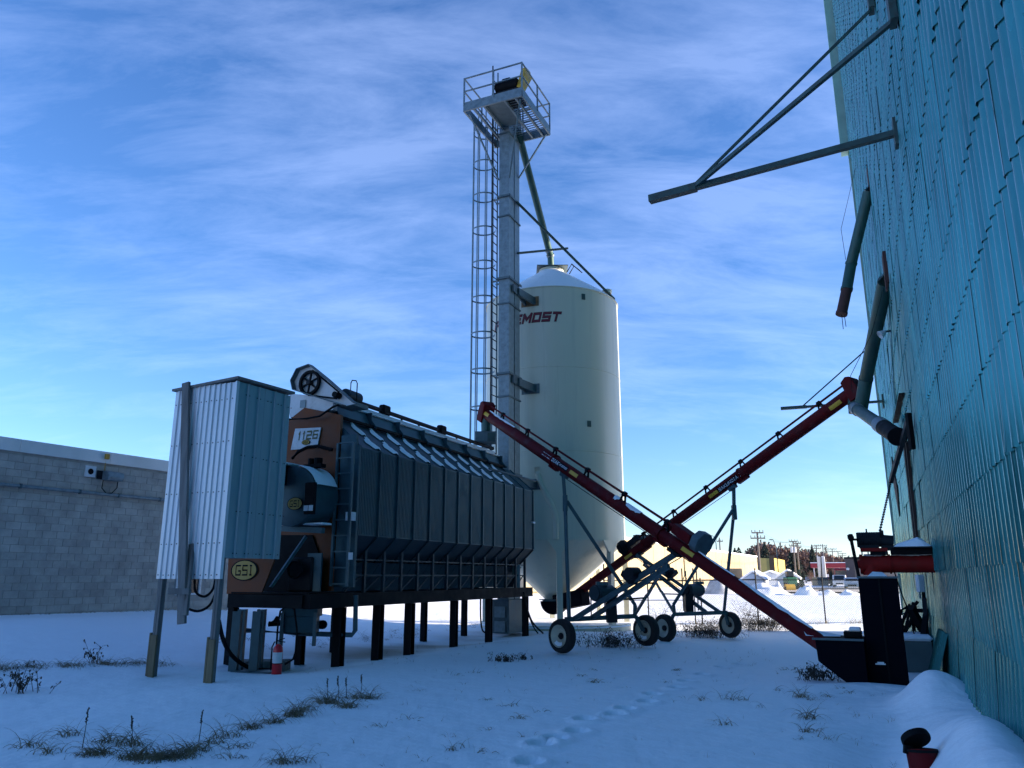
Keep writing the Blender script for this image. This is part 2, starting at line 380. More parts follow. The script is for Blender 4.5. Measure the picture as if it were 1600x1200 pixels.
for k, (size, r, c, y0, z0) in enumerate(cells):
    fl = 0.0
    if r < 0: fl = .05
    xo = 1.0-(.0 if r >= 0 else (.05 if r == -1 else .17))
    # the far bay has buckled sheets
    tilt = rnd.uniform(-.003, .003)+(.07 if r == -1 else .15 if r == -2 else 0)
    if 13.4 < y0 < 20 and r < 8: tilt += rnd.uniform(0, .02)
    M = FW @ Matrix.Translation((xo+(c % 2)*.002+rnd.uniform(-.0015, .0015), y0, z0)) @ Matrix.Rotation(tilt, 4, 'Y')
    if -14 < y0 and z0 < TOP:
        vi = rnd.randrange(10)
        if k < 292 and size > 0: inst('corrugated_sheet', VM[vi], M, ge)
        else: rest.add([M @ Vector(v) for v in VAR[vi][0]], VAR[vi][1])
o = rest.build('upper_sheeting', TEAL, ge); o['kind'] = 'stuff'; o.data.polygons.foreach_set('use_smooth', [True]*len(o.data.polygons))
MB(FW).box(.93, 1.10, LC-.12, LC+.03, -.2, 16.7).box(.93, 13, LC-.0, LC+.03, -.2, TOP).build('corner_trim', TEALL, ge, bevel=.004)
MB(FW).box(.70, 1.02, LC-.25, LC+.12, 16.7, TOP).build('upper_corner_board', TEALL, ge, bevel=.004)
MB(FW).box(.6, 13.2, -14, LC+.4, TOP, TOP+.3).build('roof', TEALL, ge)
# torn openings, exposed studs and a lean batten in the far bay
def wallpt(px, py, d=1.0):
    r_ = ray(px, py); k = d/(math.cos(A24)*r_.x-math.sin(A24)*r_.y); return Vector((0, 0, CAM_H))+r_*k
def onwall(pts, d=.93): return [wallpt(x, y, d) for x, y in pts]
def strip(name, pix, m, wdt, parent, d=.93, th=.06):
    mb = MB(); pts = onwall(pix, d)
    for a, b in zip(pts[:-1], pts[1:]): mb.bar(a, b, th, wdt, up=FW.to_3x3() @ Vector((0, 1, 0)))
    return mb.build(name, m, parent)
strip('exposed_stud', [(1417, 690), (1424, 760), (1436, 862)], mat('dark aged stud', (.05, .03, .025), .9, 0, .3, 6), .16, ge, .95, .05)
strip('open_gap', [(1412, 690), (1420, 760), (1431, 858)], CORE, .34, ge, .955, .03)
strip('open_gap', [(1395, 735), (1404, 785)], CORE, .9, ge, .955, .03)
strip('loose_board', [(1409, 615), (1399, 660)], BLK, .10, ge, .93, .03)
strip('torn_flashing', [(1383, 428), (1386, 455)], RUST, .18, ge, .90, .03)
sk = MB(FW)
for k in range(5):
    y0 = 11.9+k*.32
    sk.add([(.93, y0, 1.0), (.93, y0+.34, 1.0), (.55-.02*(k % 2), y0+.30, -.1), (.55-.02*(k % 2), y0-.04, -.1)], [(0, 1, 2, 3)])
# flared corrugated skirt
def skirt():
    mb = MB(FW); n = 96; vs = []
    for h in (0, 1):
        for k in range(n+1):
            y = 12.75+1.35*k/n; wv = .016*math.cos(2*math.pi*k/6)
            vs.append((.95-.30*(1-h)+wv, y+(1-h)*.05, -.1+h*.92))
    mb.add(vs, [(k, k+1, n+2+k, n+1+k) for k in range(n)]); return mb
skirt().build('flared_skirt_sheet', TEAL, ge, smooth=True)

# wall bracket booms
def boom(name, tip, wall, ties, label, wd, mt=GRNB, plate=True):
    t = thing(name, tuple(wall), label, 'bracket')
    d = (Vector(tip)-Vector(wall)).normalized()
    MB().bar(wall, Vector(tip)-d*.45, wd, wd).build('boom_beam', mt, t)
    e = Vector(tip)-d*.50
    MB().bar(Vector(tip)-d*.75, tip, wd*1.5, wd*1.3).build('tip_plate', mt, t)
    for a, b, r_ in ties: MB().bar(a, b, r_, r_).build('tie_bar', mt, t)
    MB(Matrix.Translation(wall) @ Matrix.Rotation(-A24, 4, 'Z')).box(-.03, .02, -.09, .09, -.2, .2).build('wall_plate', GRNB, t)
    for a, b, r_ in ties:
        MB(Matrix.Translation(b) @ Matrix.Rotation(-A24, 4, 'Z')).box(-.06, .02, -.11, .11, -.05, .38).build('tie_bracket', mt, t)
    return t
W0 = wallpt(1400, 208, .97); T0 = Vector((2.17, 11.1, 7.5)); T0.z = W0.z-.1
J = T0+(W0-T0)*.2
boom('spout_support_boom', T0, W0, [(J, wallpt(1399, 30, .95), .055), (J+Vector((.02, 0, .05)), wallpt(1364, 12, .95), .038)],
     'large rusty green triangular boom sticking out high from the teal wall' , .085)
W1 = wallpt(1380, 627, .97); T1 = P(1220, 637, W1.y+1.25); T1.z = W1.z+.05
J1 = P(1253, 634, (T1.y*.78+W1.y*.22)); J1.z = T1.z
boom('spout_support_boom', T1, W1, [(J1, wallpt(1366, 535, .97), .035)], 'smaller far boom with thin tie rod, behind the raised auger head', .07)

# hanging spouts
def spout(label, segs, extras=()):
    t = thing('grain_spout', tuple(segs[0][0]), label, 'spout'); A_ = Vector(segs[0][0]); IN = FW.to_3x3() @ Vector((1, 0, 0))
    if (A_.x*math.cos(A24)-A_.y*math.sin(A24)) > .9:
        rr_ = segs[0][2]; up_ = (A_-Vector(segs[0][1])).normalized(); MB().path([A_, A_+up_*.12+IN*.05, A_+up_*.28+IN*.30], rr_, 14).build('wall_elbow', GRN, t, smooth=True); MB(Matrix.Translation(A_+up_*.15) @ Matrix.Rotation(-A24, 4, 'Z')).box(-.03, .04, -.22, .22, -.2, .45).build('wall_flashing', RUST, t)
    for k, (a, b, r_, m, nm) in enumerate(segs):
        MB().tube(a, b, r_, 18).build(nm, m, t, smooth=True)
        d = (Vector(b)-Vector(a)).normalized(); MB().tube(Vector(b)-d*.04, Vector(b)+d*.03, r_*1.10, 18).build('joint_band', m, t, smooth=True)
    return t
a = wallpt(1357, 300, .95); b_ = P(1330, 412, 17.25); c_ = P(1323, 452, 17.15); d_ = P(1315, 490, 17.1)
st = spout('upper green spout ending in a rusty red elbow, hanging clear of the wall', [(a, b_, .125, GRN, 'upper_pipe'), (b_, c_, .125, GRN, 'middle_pipe'), (c_, d_, .12, RUST, 'rusty_elbow')])
MB().tube(d_+Vector((0, 0, 0)), d_-Vector((0, 0, .38)), .008, 5).tube(d_+Vector((.06, 0, 0)), d_-Vector((-.07, 0, .32)), .008, 5).build('wire_tail', BLK, st)
MB().path([a+Vector((-.25, 0, .6)), b_+Vector((-.15, 0, .9)), b_+Vector((-.12, 0, .1))], .006, 5).build('wire', BLK, st)
a = wallpt(1383, 440, .93); b_ = P(1353, 592, 17.2); c_ = Vector((8.08, 17.5, 5.32))
st = spout('big green spout slanting down onto the raised auger head', [(a, b_, .145, GRN, 'upper_pipe'), (b_, c_, .15, GRN, 'lower_sleeve')])
MB().path([a, a+Vector((-.25, .3, -1.0)), b_+Vector((-.3, .1, .1)), b_+Vector((-.35, 0, -.3))], .007, 5).build('wire', BLK, st)
AH = Vector((8.35, 18.0, 5.72))
s0 = P(1334, 636, 17.8); s1 = wallpt(1402, 682, .75)
st = spout('short sloping spout with clamp bands and black end, between raised auger head and wall', [(s0, s0+(s1-s0)*.72, .13, GRN, 'pipe'), (s0+(s1-s0)*.72, s1, .15, BLK, 'black_end')])
MB().tube(s0+(s1-s0)*.66, s0+(s1-s0)*.76, .158, 18).build('steel_clamp', GALV, st, smooth=True)
MB().tube(s0+(s1-s0)*.05, s0+(s1-s0)*.14, .15, 18).build('steel_clamp', GALV, st, smooth=True)
# lamp on wall
t = thing('flood_lamp', tuple(wallpt(1392, 517, .95)), 'small pale flood lamp on the teal wall beside the big spout', 'lamp')
p = wallpt(1392, 517, .95); n_ = FW.to_3x3() @ Vector((-1, 0, 0))
MB().tube(p, p+n_*.12, .02, 6).build('bracket', DKS, t); MB().lathe([(.02, 0), (.05, .03), (.09, .13), (.085, .14)], 12, p+n_*.1, n_+Vector((0, -.3, -.6))).build('lamp_head', WHT, t, smooth=True)
# hanging lever rod and chain
mot = P(1373, 838, 13.3)
rt = wallpt(1420, 655, .90); rb = P(1392, 752, 15.2)
t = thing('hanging_bar', tuple(rb), 'long dark slanting bar hanging from the teal wall above the red auger', 'bar')
MB().bar(rt, rb, .07, .09).build('bar', DKS, t); MB().bar(rt+Vector((0, 0, .1)), rt-Vector((0, 0, .5)), .07, .09).build('pivot_block', BLK, t)
t = thing('chain', tuple(mot), 'dark chain running from slanting bar down to the red auger motor', 'chain')
mb = MB(); nl = 46
for k in range(nl):
    p0 = rb.lerp(mot, k/nl); p1 = rb.lerp(mot, (k+.8)/nl); dd = (p1-p0).normalized()
    mb.bar(p0, p1, .045 if k % 2 else .014, .014 if k % 2 else .045)
mb.build('links', DKS, t)

# ================================================================ block building on the left
UB = Vector((math.sin(R(29)), math.cos(R(29)), 0))
B0 = Vector((-13.3, 20.3, 0))-UB*5.0
FB = Matrix.Translation(B0) @ Matrix.Rotation(-R(29), 4, 'Z')      # local y along wall, x toward the yard
BL = 5.0+7.9; BT = 5.17
bb = thing('block_building', tuple(FB @ Vector((-4, 6, .3))), 'low grey concrete block building with pale metal flashing, at the left', 'building')
wz0, wz1, wy0, wy1 = 1.02, 1.95, 5+5.55, 5+6.5
MB(FB).box(-9, -.012, 0, wy0, -.2, BT-.05).box(-9, -.012, wy1, BL, -.2, BT-.05).box(-9, -.012, wy0, wy1, -.2, wz0).box(-9, -.012, wy0, wy1, wz1, BT-.05).build('wall', MORT, bb)
blk = []
for v in range(3):
    m_ = MB().box(0, .012, .004, .392, .004, .192); 
    q = m_.build('block', (CMU, CMU2, CMU3)[v], None, bevel=.003, org=(0, 0, 0)); blk.append(q.data); bpy.data.objects.remove(q)
cs = []
for r in range(0, 24):
    for c in range(-1, 33):
        y0 = c*.396+(.198 if r % 2 else 0); z0 = .05+r*.196+.002
        if y0 < 0 or y0+.39 > BL or z0+.19 > BT-.32: continue
        if y0+.39 > wy0-.05 and y0 < wy1+.05 and z0+.19 > wz0-.05 and z0 < wz1+.05: continue
        s = proj(FB @ Vector((0, y0+.2, z0+.1))); vis = 1 if s and -30 < s[0] < 262 and z0 > .45 else 0
        cs.append((-(vis*1000)+(s[2] if s else 99), y0, z0))
cs.sort(); rs = MB(FB)
for k, (_, y0, z0) in enumerate(cs):
    jx = -.012+rnd.uniform(0, .003)
    if k < 298: inst('block', blk[rnd.choice((0, 0, 1, 2))], FB @ Matrix.Translation((jx, y0, z0)), bb)
    else: rs.box(jx, jx+.012, y0+.004, y0+.392, z0+.004, z0+.192)
o = rs.build('blockwork', CMU, bb); o['kind'] = 'stuff'
FL = mat('pale metal flashing', (.66, .69, .71), .45, .3, .08, 1)
fb = MB(FB)
for k in range(5): fb.box(-.02, .05, k*2.6, min(BL+.04, k*2.6+2.592), BT-.34, BT)
fb.build('parapet_flashing', FL, bb, bevel=.004)
MB(FB).box(-9, -.03, 0, BL, BT-.045, BT-.01).build('roof', SNOW, bb)
cd = thing('conduit', tuple(FB @ Vector((.05, 6, 3.9))), 'long pale conduit pipe running level along the block wall', 'conduit')
for y0 in (0, 2.2, 4.1, 5.35, 7.0, 8.2, 9.6, 11.0):
    y1 = {0: 2.2, 2.2: 4.1, 4.1: 5.35, 5.35: 7.0, 7.0: 8.2, 8.2: 9.6, 9.6: 11.0, 11.0: 12.7}[y0]
    MB(FB).tube((.06, y0+.02, 3.93), (.06, y1-.02, 3.93), .045, 10).build('pipe', GALV, cd, smooth=True)
    MB(FB).box(.012, .12, y1-.03, y1+.01, 3.87, 3.99).build('clip', GALVD, cd)
wi = MB(FB)
t = thing('wall_window', tuple(FB @ Vector((0, wy0, wz0))), 'white framed window low in the block wall behind the timber post', 'window')
wi.box(-.06, .03, wy0, wy1, wz0, wz0+.06).box(-.06, .03, wy0, wy1, wz1-.06, wz1).box(-.06, .03, wy0, wy0+.06, wz0+.06, wz1-.06).box(-.06, .03, wy1-.06, wy1, wz0+.06, wz1-.06)
f_ = wi.build('frame', WHT, t, bevel=.004); MB(FB).box(-.05, -.03, wy0+.06, wy1-.06, wz0+.06, wz1-.06).build('pane', GLS, t)
t = thing('flood_light', tuple(FB @ Vector((.05, 7.9, 4.3))), 'grey box flood light under the flashing of the block wall', 'light')
MB(FB).prism([(.02, 4.62), (.30, 4.56), (.34, 4.40), (.30, 4.33), (.02, 4.33)], 7.62, 8.12).build('housing', GALV, t, bevel=.01)
MB(FB).box(.02, .03, 7.45, 7.62, 4.35, 4.6).build('back_plate', DKS, t)
MB(FB).path([(.04, 7.66, 4.35), (.05, 7.64, 4.1), (.07, 7.78, 3.96), (.08, 7.95, 3.98), (.07, 8.10, 4.15), (.05, 8.12, 4.5)], .014, 6).build('cable', BLK, t)
MB(FB).tube((.04, 7.66, 4.6), (.04, 7.66, 4.9), .012, 6).box(.05, .12, 7.60, 7.72, 4.95, 5.1).build('junction_box', OCH, t)
t = thing('wall_vent', tuple(FB @ Vector((.02, 7.2, 4.5))), 'small square white vent with round dark hole on the block wall', 'vent')
MB(FB).box(.0, .05, 7.08, 7.40, 4.38, 4.70).build('vent_plate', WHT, t, bevel=.008); MB(FB).lathe([(.0, .052), (.06, .053), (.075, .065), (.085, .05)], 16, (0, 7.24, 4.54), (1, 0, 0)).build('vent_hole', BLK, t, smooth=True)

# ================================================================ control box on posts
FC = F(-4.47, 12.2)
cb = thing('utility_shelter', (-4.9, 12.7, .1), 'tall box shelter clad in ribbed metal, standing on timber posts at left', 'shelter')
W_, D_ = 1.35, 1.30
def ribs(y_or_x, a, b, z0, z1, face, pitch, wid, m, nm, h=.02, plates=1):
    """ribbed cladding: separate sheets side by side"""
    out = []; n = plates; w = (b-a)/n
    for k in range(n):
        mb = MB(FC); p0 = a+k*w
        pts = []; x = 0
        while x < w-.001:
            for dx, hh in ((0, 0), (pitch-wid, 0), (pitch-wid*.7, h), (pitch-wid*.3, h)):
                if x+dx < w: pts.append((p0+x+dx, hh))
            x += pitch
        pts.append((p0+w-.004, 0))
        q0 = z0(p0) if callable(z0) else z0
        vs = []
        for zz in (0, 1):
            for (t_, hh) in pts:
                zt = (z1(t_) if callable(z1) else z1) if zz else q0
                vs.append((t_, -hh-.002, zt) if face == 'n' else (hh+.002, t_, zt))
        c = len(pts); mb.add(vs, [(i_, i_+1, c+i_+1, c+i_) for i_ in range(c-1)])
        out.append(mb.build(nm, m, cb))
    return out
zt = lambda s: 4.70+.03*(s/1.35)
MB(FC).box(-W_+.02, -.02, .02, D_-.02, 1.90, 4.6).build('inner_box', GALVD, cb)
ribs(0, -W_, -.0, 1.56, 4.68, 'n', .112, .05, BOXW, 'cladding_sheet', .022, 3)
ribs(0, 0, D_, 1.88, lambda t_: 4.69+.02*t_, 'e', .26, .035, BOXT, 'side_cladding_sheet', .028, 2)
MB(FC).box(-.012, .012, -.03, .03, 1.56, 4.69).build('corner_trim', BOXW, cb); MB(FC).box(-.10, -.03, .0, .02, 1.56, 1.9).build('corner_sheet', BOXT, cb)
MB(FC).add([(-W_-.04, -.06, 4.64), (.05, -.06, 4.72), (.05, D_+.05, 4.76), (-W_-.04, D_+.05, 4.70), (-W_-.04, -.06, 4.68), (.05, -.06, 4.76), (.05, D_+.05, 4.80), (-W_-.04, D_+.05, 4.74)],
           [(0, 1, 2, 3), (4, 5, 6, 7), (0, 1, 5, 4), (1, 2, 6, 5), (2, 3, 7, 6), (3, 0, 4, 7)]).build('roof', WOODG, cb)
sc = MB(FC)
for z in (1.62, 2.1, 2.9, 3.7, 4.4):
    for k in range(12):
        sc.tube((-W_+.06+k*.112+rnd.uniform(-.004, .004), -.024, z+rnd.uniform(-.01, .01)), (-W_+.06+k*.112, -.032, z), .009, 6)
for z in (1.95, 2.6, 3.5, 4.5):
    for k in range(5):
        for dd in (-.03, .05): sc.tube((.004, .23+k*.26+dd, z), (.014, .23+k*.26+dd, z), .009, 6)
sc.build('screws', DKS, cb)
for (x, y) in ((-W_+.06, .05), (-.09, .05)):
    wp = FC @ Vector((x, y, 0)); g0 = gzz(wp.x, wp.y)-.1
    MB(FC).box(x-.05, x+.0, y-.02, y+.07, g0, 1.95).box(x+.004, x+.05, y-.02, y+.07, g0, 1.95).build('post', WOODG, cb, bevel=.004)
    MB(FC).box(x-.09, x-.053, y-.04, y+.10, g0, g0+.75).box(x-.03, x+.09, y-.06, y-.024, g0, g0+.72).build('post_sleeve', WOODB, cb, bevel=.004)
t = thing('timber_post', tuple(FC @ Vector((-1.12, -.1, .9))), 'long grey timber plank hung against the ribbed shelter front', 'plank')
pt = P(291, 598, 12.55); pb = P(284, 975, 12.3)
xx = FC.to_3x3() @ Vector((0, 1, 0))
MB().bar(pt, pb, .155, .05, up=xx).build('plank', WOODG, t, bevel=.004)
MB().bar(P(300, 850, 12.45), P(289, 962, 12.25), .10, .05, up=xx).build('short_brace', WOODG, t, bevel=.004)
MB().bar(P(264, 924, 12.2), P(297, 924, 12.1), .06, .09).build('cross_block', WOODG, t, bevel=.004)
def cable(label, pts, r_, m=BLK, name='cable'):
    # smooth curve through the points
    pts = [Vector(p) for p in pts]; out = []
    for k in range(len(pts)-1):
        p0 = pts[max(k-1, 0)]; p1 = pts[k]; p2 = pts[k+1]; p3 = pts[min(k+2, len(pts)-1)]
        for s in range(6):
            t_ = s/6; out.append(.5*((2*p1)+(p2-p0)*t_+(2*p0-5*p1+4*p2-p3)*t_**2+(3*p1-p0-3*p2+p3)*t_**3))
    out.append(pts[-1]); return MB().path(out, r_, 8).build(name, m, None, smooth=True, label=label, cat='cable' if label else None)
cable('black cable loop hanging under the ribbed shelter, upper one', [P(304, 905, 12.9), P(306, 925, 12.9), P(320, 932, 12.9), P(333, 920, 12.9), P(337, 900, 12.9)], .02)
cable('black cable loop sagging below the upper one between shelter posts', [P(277, 925, 12.8), P(285, 945, 12.8), P(308, 955, 12.8), P(328, 945, 12.8), P(338, 922, 12.8)], .02)
cable('thick black cable trailing from the shelter post to the snow', [P(342, 970, 13.0), P(350, 1003, 13.3), P(366, 1028, 13.7), P(395, 1045, 14.0), P(430, 1047, 14.2)], .035)
# ================================================================ grain dryer
FD = F(-3.2, 14.9)
dr = thing('grain_dryer', tuple(FD @ Vector((-.87, 4.5, 0))), 'long dark blue-grey grain dryer with an orange end panel, raised on black legs', 'grain dryer')
def dbar(nm, p0, p1, w, h, m): return MB(FD).bar(p0, p1, w, h).build(nm, m, dr)
Z0, Z1 = 1.04, 1.29
MB(FD).box(-.08, .07, -.95, 9.2, Z0, Z1).build('base_beam', BLK, dr); MB(FD).box(-1.82, -1.68, -.95, 9.2, Z0, Z1).build('base_beam', BLK, dr)
MB(FD).box(-1.678, -.082, -.99, -.86, Z0+.01, Z1-.01).build('end_beam', BLK, dr)
for y in (.2, 1.9, 3.7, 5.4, 7.2, 9.0): MB(FD).box(-1.678, -.082, y, y+.12, Z0+.04, Z1-.02).build('cross_beam', BLK, dr)
def leg(x, y, w=.15):
    p = FD @ Vector((x, y, 0)); g0 = gzz(p.x, p.y)-.12
    MB(FD).box(x-w/2, x+w/2, y-w/2, y-w/2+.02, g0, Z0-.002).box(x-w/2, x+w/2, y+w/2-.02, y+w/2, g0, Z0-.002).box(x-.012, x+.012, y-w/2+.02, y+w/2-.02, g0, Z0-.002).build('leg', BLK, dr)
for y in (0.02, 1.3, 2.5, 4.5, 6.4, 8.8): leg(0, y, .17 if y < 3 else .15)
for y in (-.85, 2.27, 4.0, 6.1, 8.4): leg(-1.75, y, .14)
leg(-1.05, .25, .14)
# cross-section of the body (x, z), mirrored about x = -.87
NP, PW, PY = 13, .672, .16
HW = 1.09; xc = -.87
def sect(s, y0, y1, p, q, th=.012):        # a thin panel between profile points p and q
    (xa, za), (xb, zb) = p, q; dx, dz = xb-xa, zb-za; l = math.hypot(dx, dz); nx_, nz_ = dz/l*th, -dx/l*th
    s.add([(xa, y0, za), (xb, y0, zb), (xb, y1, zb), (xa, y1, za), (xa-nx_, y0, za-nz_), (xb-nx_, y0, zb-nz_), (xb-nx_, y1, zb-nz_), (xa-nx_, y1, za-nz_)],
          [(0, 1, 2, 3), (4, 5, 6, 7), (0, 1, 5, 4), (1, 2, 6, 5), (2, 3, 7, 6), (3, 0, 4, 7)]); return s
for side in (1, -1):
    X = lambda h: xc+side*h
    for k in range(NP):
        y0, y1 = PY+k*PW, PY+(k+1)*PW-.012
        sp = sect(MB(FD), y0, y1, (X(HW), 2.36), (X(HW), 4.05), .015*side)
        for j in range(1, 12):
            yy = y0+j*(y1-y0)/12; sp.box(*(sorted((X(HW), X(HW+.006)))), yy-.006, yy+.006, 2.38, 4.03)
        sp.box(*sorted((X(HW), X(HW+.035))), y1-.03, y1, 2.36, 4.05)
        sp.build('side_panel', DRY, dr)
        rp = sect(MB(FD), y0, y1, (X(HW), 4.052), (X(.36), 4.70), .015*side)
        sx, sz = (X(HW)+(0)*side, 4.052)
        rp.bar((X(HW), y1-.02, 4.062), (X(.36), y1-.02, 4.712), .03, .04, up=(0, 1, 0)); rpo = rp.build('roof_panel', DRY, dr)
        if side == 1 and k < 11:
            for (a0, a1, wv) in ((.04, .46, .19), (.52, .97, .16)):
                pts = []
                n_ = 7; vs = []
                for q in range(n_+1):
                    f = a0+(a1-a0)*q/n_; c_ = y1-.085-.10*(.5 if a0 < .3 else .35)*(1 if q in (3, 4, 5) else 0)+rnd.uniform(-.01, .01)
                    ww = wv*(.35+.65*math.sin(math.pi*min(1, (q+.6)/n_)))
                    px_ = X(HW)+(X(.36)-X(HW))*f; pz_ = 4.052+(.648)*f
                    vs += [(px_+.012, c_-ww, pz_+.012), (px_+.028, c_, pz_+.03), (px_+.012, c_+ww, pz_+.012)]
                MB(FD).add(vs, [(q*3+i_, q*3+i_+1, q*3+i_+4, q*3+i_+3) for q in range(n_) for i_ in (0, 1)]).build('snow_strip', SNOW, rpo, smooth=True)
        hp = sect(MB(FD), y0, y1, (X(.58), 1.86), (X(HW), 2.358), .015*side)
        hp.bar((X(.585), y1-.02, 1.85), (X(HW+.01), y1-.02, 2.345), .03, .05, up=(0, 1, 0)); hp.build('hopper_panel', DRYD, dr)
        v = sect(MB(FD), y0, y1, (X(.30), Z1+.02), (X(.72), 1.86), .012*side); v.build('discharge_panel', DRY, dr)
        if side == 1:
            MB(FD).box(X(.80), X(.86), y1-.055, y1+.01, Z1, 2.10).build('support_post', DRYD, dr)
            MB(FD).box(X(.81), X(.84), y0, y1-.06, 1.60, 1.635).box(X(.81), X(.84), y0, y1-.06, 1.90, 1.93).build('rail', DRYD, dr)
            MB(FD).bar((X(.80), y0+.05, Z1+.02), (X(.80), y1-.1, 1.60), .02, .03).build('diagonal_brace', DRYD, dr)
MB(FD).box(xc-.36, xc+.36, PY, 8.9, 4.68, 4.70).build('ridge_deck', DRY, dr)
END = [(xc-HW+.02, 2.36), (xc-.58, 1.86), (xc-.45, Z1), (xc+.45, Z1), (xc+.58, 1.86), (xc+HW-.02, 2.36), (xc+HW-.02, 4.05), (xc+.36, 4.69), (xc-.36, 4.69), (xc-HW+.02, 4.05)]
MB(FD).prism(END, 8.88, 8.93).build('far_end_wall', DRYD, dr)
MB(FD).prism(END, PY-.02, PY+.02).build('near_end_wall', DRY, dr)
# orange end panel and the steel ladder bay
MB(FD).prism([(xc-.98, 2.3), (xc-.98, 4.55), (xc-.3, 4.95), (xc+.62, 4.72), (xc+.62, 1.33), (xc-.98, 1.33)], PY-.10, PY-.03).build('orange_end_panel', ORG_, dr)
MB(FD).box(xc+.66, xc+1.10, PY-.10, PY-.03, 1.40, 4.08).box(xc+.66, xc+1.02, PY-.10, PY-.03, 4.08, 4.3).build('end_bay_panel', DRY, dr)
ld = MB(FD)
lx0, lx1, ly = xc+.70, xc+1.06, PY-.24
for x in (lx0, lx1): ld.box(x-.022, x+.022, ly-.03, ly+.02, 1.42, 4.12)
lo = ld.build('ladder', FRM, dr)
for k in range(10): MB(FD).box(lx0+.022, lx1-.022, ly-.02, ly+.01, 1.45+k*.295, 1.475+k*.295).build('rung', FRM, lo)
MB(FD).box(lx1+.03, lx1+.06, ly-.02, ly+.1, 2.62, 2.78).box(lx1-.07, lx1-.03, ly-.05, ly-.035, 2.62, 2.78).box(lx1+.03, lx1+.12, ly-.04, ly-.02, 1.90, 2.03).build('tags', WHT, dr)
# number board
nx_ = FD.to_3x3() @ Vector((1, 0, 0)); nz_ = Vector((0, 0, 1))
def epx(px, py, yl):        # sight line meets the plane y = yl of the dryer frame
    r_ = FD.inverted().to_3x3() @ ray(px, py); o_ = FD.inverted() @ Vector((0, 0, CAM_H)); k = (yl-o_.y)/r_.y; return o_+r_*k
q = [epx(*p, PY-.12) for p in ((455, 703), (462, 670), (502, 668), (496, 700))]
nb = MB(FD).add([Vector((v.x, PY-.135, v.z)) for v in q]+[Vector((v.x, PY-.115, v.z)) for v in q], [(0, 1, 2, 3), (7, 6, 5, 4), (0, 1, 5, 4), (1, 2, 6, 5), (2, 3, 7, 6), (3, 0, 4, 7)]).build('number_board', WHT, dr)
def sign_text(s, px, py, yl, wpx, size, m, par, shear=0, bold=.0, nm='lettering', off=0):
    a_ = epx(px-wpx/2, py, yl); b_ = epx(px+wpx/2, py, yl); c_ = (a_+b_)/2
    mb = MB(); plate_text(mb, s, FD @ Vector((c_.x, yl-off, c_.z)), nx_, nz_, size, abs(b_.x-a_.x), shear, bold, .001)
    return mb.build(nm, m, par)
sign_text('1126', 481, 680, PY-.14, 31, .27, mat('olive numerals', (.10, .10, .03), .6, 0, .1, 3), nb, .2, -.004)
def oval(px, py, yl, wpx, hpx, par, txt=.2):
    a_ = epx(px-wpx/2, py, yl); b_ = epx(px+wpx/2, py, yl); h0 = epx(px, py-hpx/2, yl); h1 = epx(px, py+hpx/2, yl)
    c_ = (a_+b_)/2; rx, rz = (b_.x-a_.x)/2, (h0.z-h1.z)/2
    def el(k, t0, t1): return [(c_.x+rx*k*math.cos(i_*math.pi/14), c_.z+rz*k*math.sin(i_*math.pi/14)) for i_ in range(28)]
    ob = MB(FD).prism(el(1, 0, 0), yl-.006, yl+.006).build('oval_emblem', BLK, par)
    s1 = MB(FD).prism(el(.90, 0, 0), yl-.010, yl-.0065)
    s1.build('oval_emblem', OCH, par)
    mb = MB(); plate_text(mb, 'GSI', FD @ Vector((c_.x, yl-.011, c_.z)), nx_, nz_, rz*1.6, rx*1.2, 0, -rz*.045, .002); mb.build('lettering', BLK, par)
oval(478, 691, PY-.145, 13, 8, nb)
# burner blower on the deck
hc = epx(476, 778, -.35)
bl = MB(FD).lathe([(.0, -.42), (.52, -.42), (.56, -.40), (.56, .30), (.52, .33), (.0, .33)], 36, (hc.x, -.35, hc.z), (0, 1, 0)).build('blower_housing', FRM, dr, smooth=True)
MB(FD).lathe([(.575, -.36), (.60, -.3), (.60, .25), (.575, .28)], 14, (hc.x, -.35, hc.z), (0, 1, 0), R(20), R(80)).build('snow_cap', SNOW, bl, smooth=True)
mbx = MB(FD).box(hc.x-.62, hc.x-.10, -1.0, -.5, hc.z+.20, hc.z+.58); mo = mbx.build('motor_box', BLK, dr, bevel=.03)
MB(FD).box(hc.x-.64, hc.x-.06, -1.02, -.45, hc.z+.585, hc.z+.63).build('snow_cap', SNOW, mo, bevel=.02)
MB(FD).box(hc.x-.12, hc.x+.02, -1.02, -1.0, hc.z+.32, hc.z+.50).build('label_plate', FL, dr)
MB(FD).box(hc.x+.40, hc.x+.62, -.86, -.78, hc.z-.36, hc.z+.22).build('control_cover', BLK, bl, bevel=.01)
for dx in (.46, .57): MB(FD).box(hc.x+dx-.045, hc.x+dx+.045, -.875, -.862, hc.z-.30, hc.z-.20).build('sticker', WHT, bl)
oval(461, 787, -.81, 24, 20, bl)
MB(FD).tube((hc.x+.10, -.35, hc.z+.6), (hc.x+.10, -.35, hc.z+.75), .06, 10).tube((hc.x+.27, -.35, hc.z+.58), (hc.x+.27, -.35, hc.z+.75), .08, 10).box(hc.x, hc.x+.42, -.45, -.3, hc.z+.56, hc.z+.63).build('gas_valve', BLK, dr, smooth=True)
p_ = [epx(456, 717, -.25), epx(466, 706, -.2), epx(480, 699, -.15), epx(497, 697, -.12), epx(519, 703, -.10)]
MB(FD).path(p_, .035, 8).build('cable_bundle', BLK, dr, smooth=True)
p_ = [epx(452, 655, -.1), epx(480, 654, -.1), epx(500, 650, -.1), epx(520, 636, -.05), epx(540, 628, 0)]
MB(FD).path(p_, .022, 8).build('cable', BLK, dr, smooth=True)
dk = MB(FD).box(-1.75, .0, -.95, PY-.12, Z1+.002, Z1+.03).build('deck', BLK, dr)
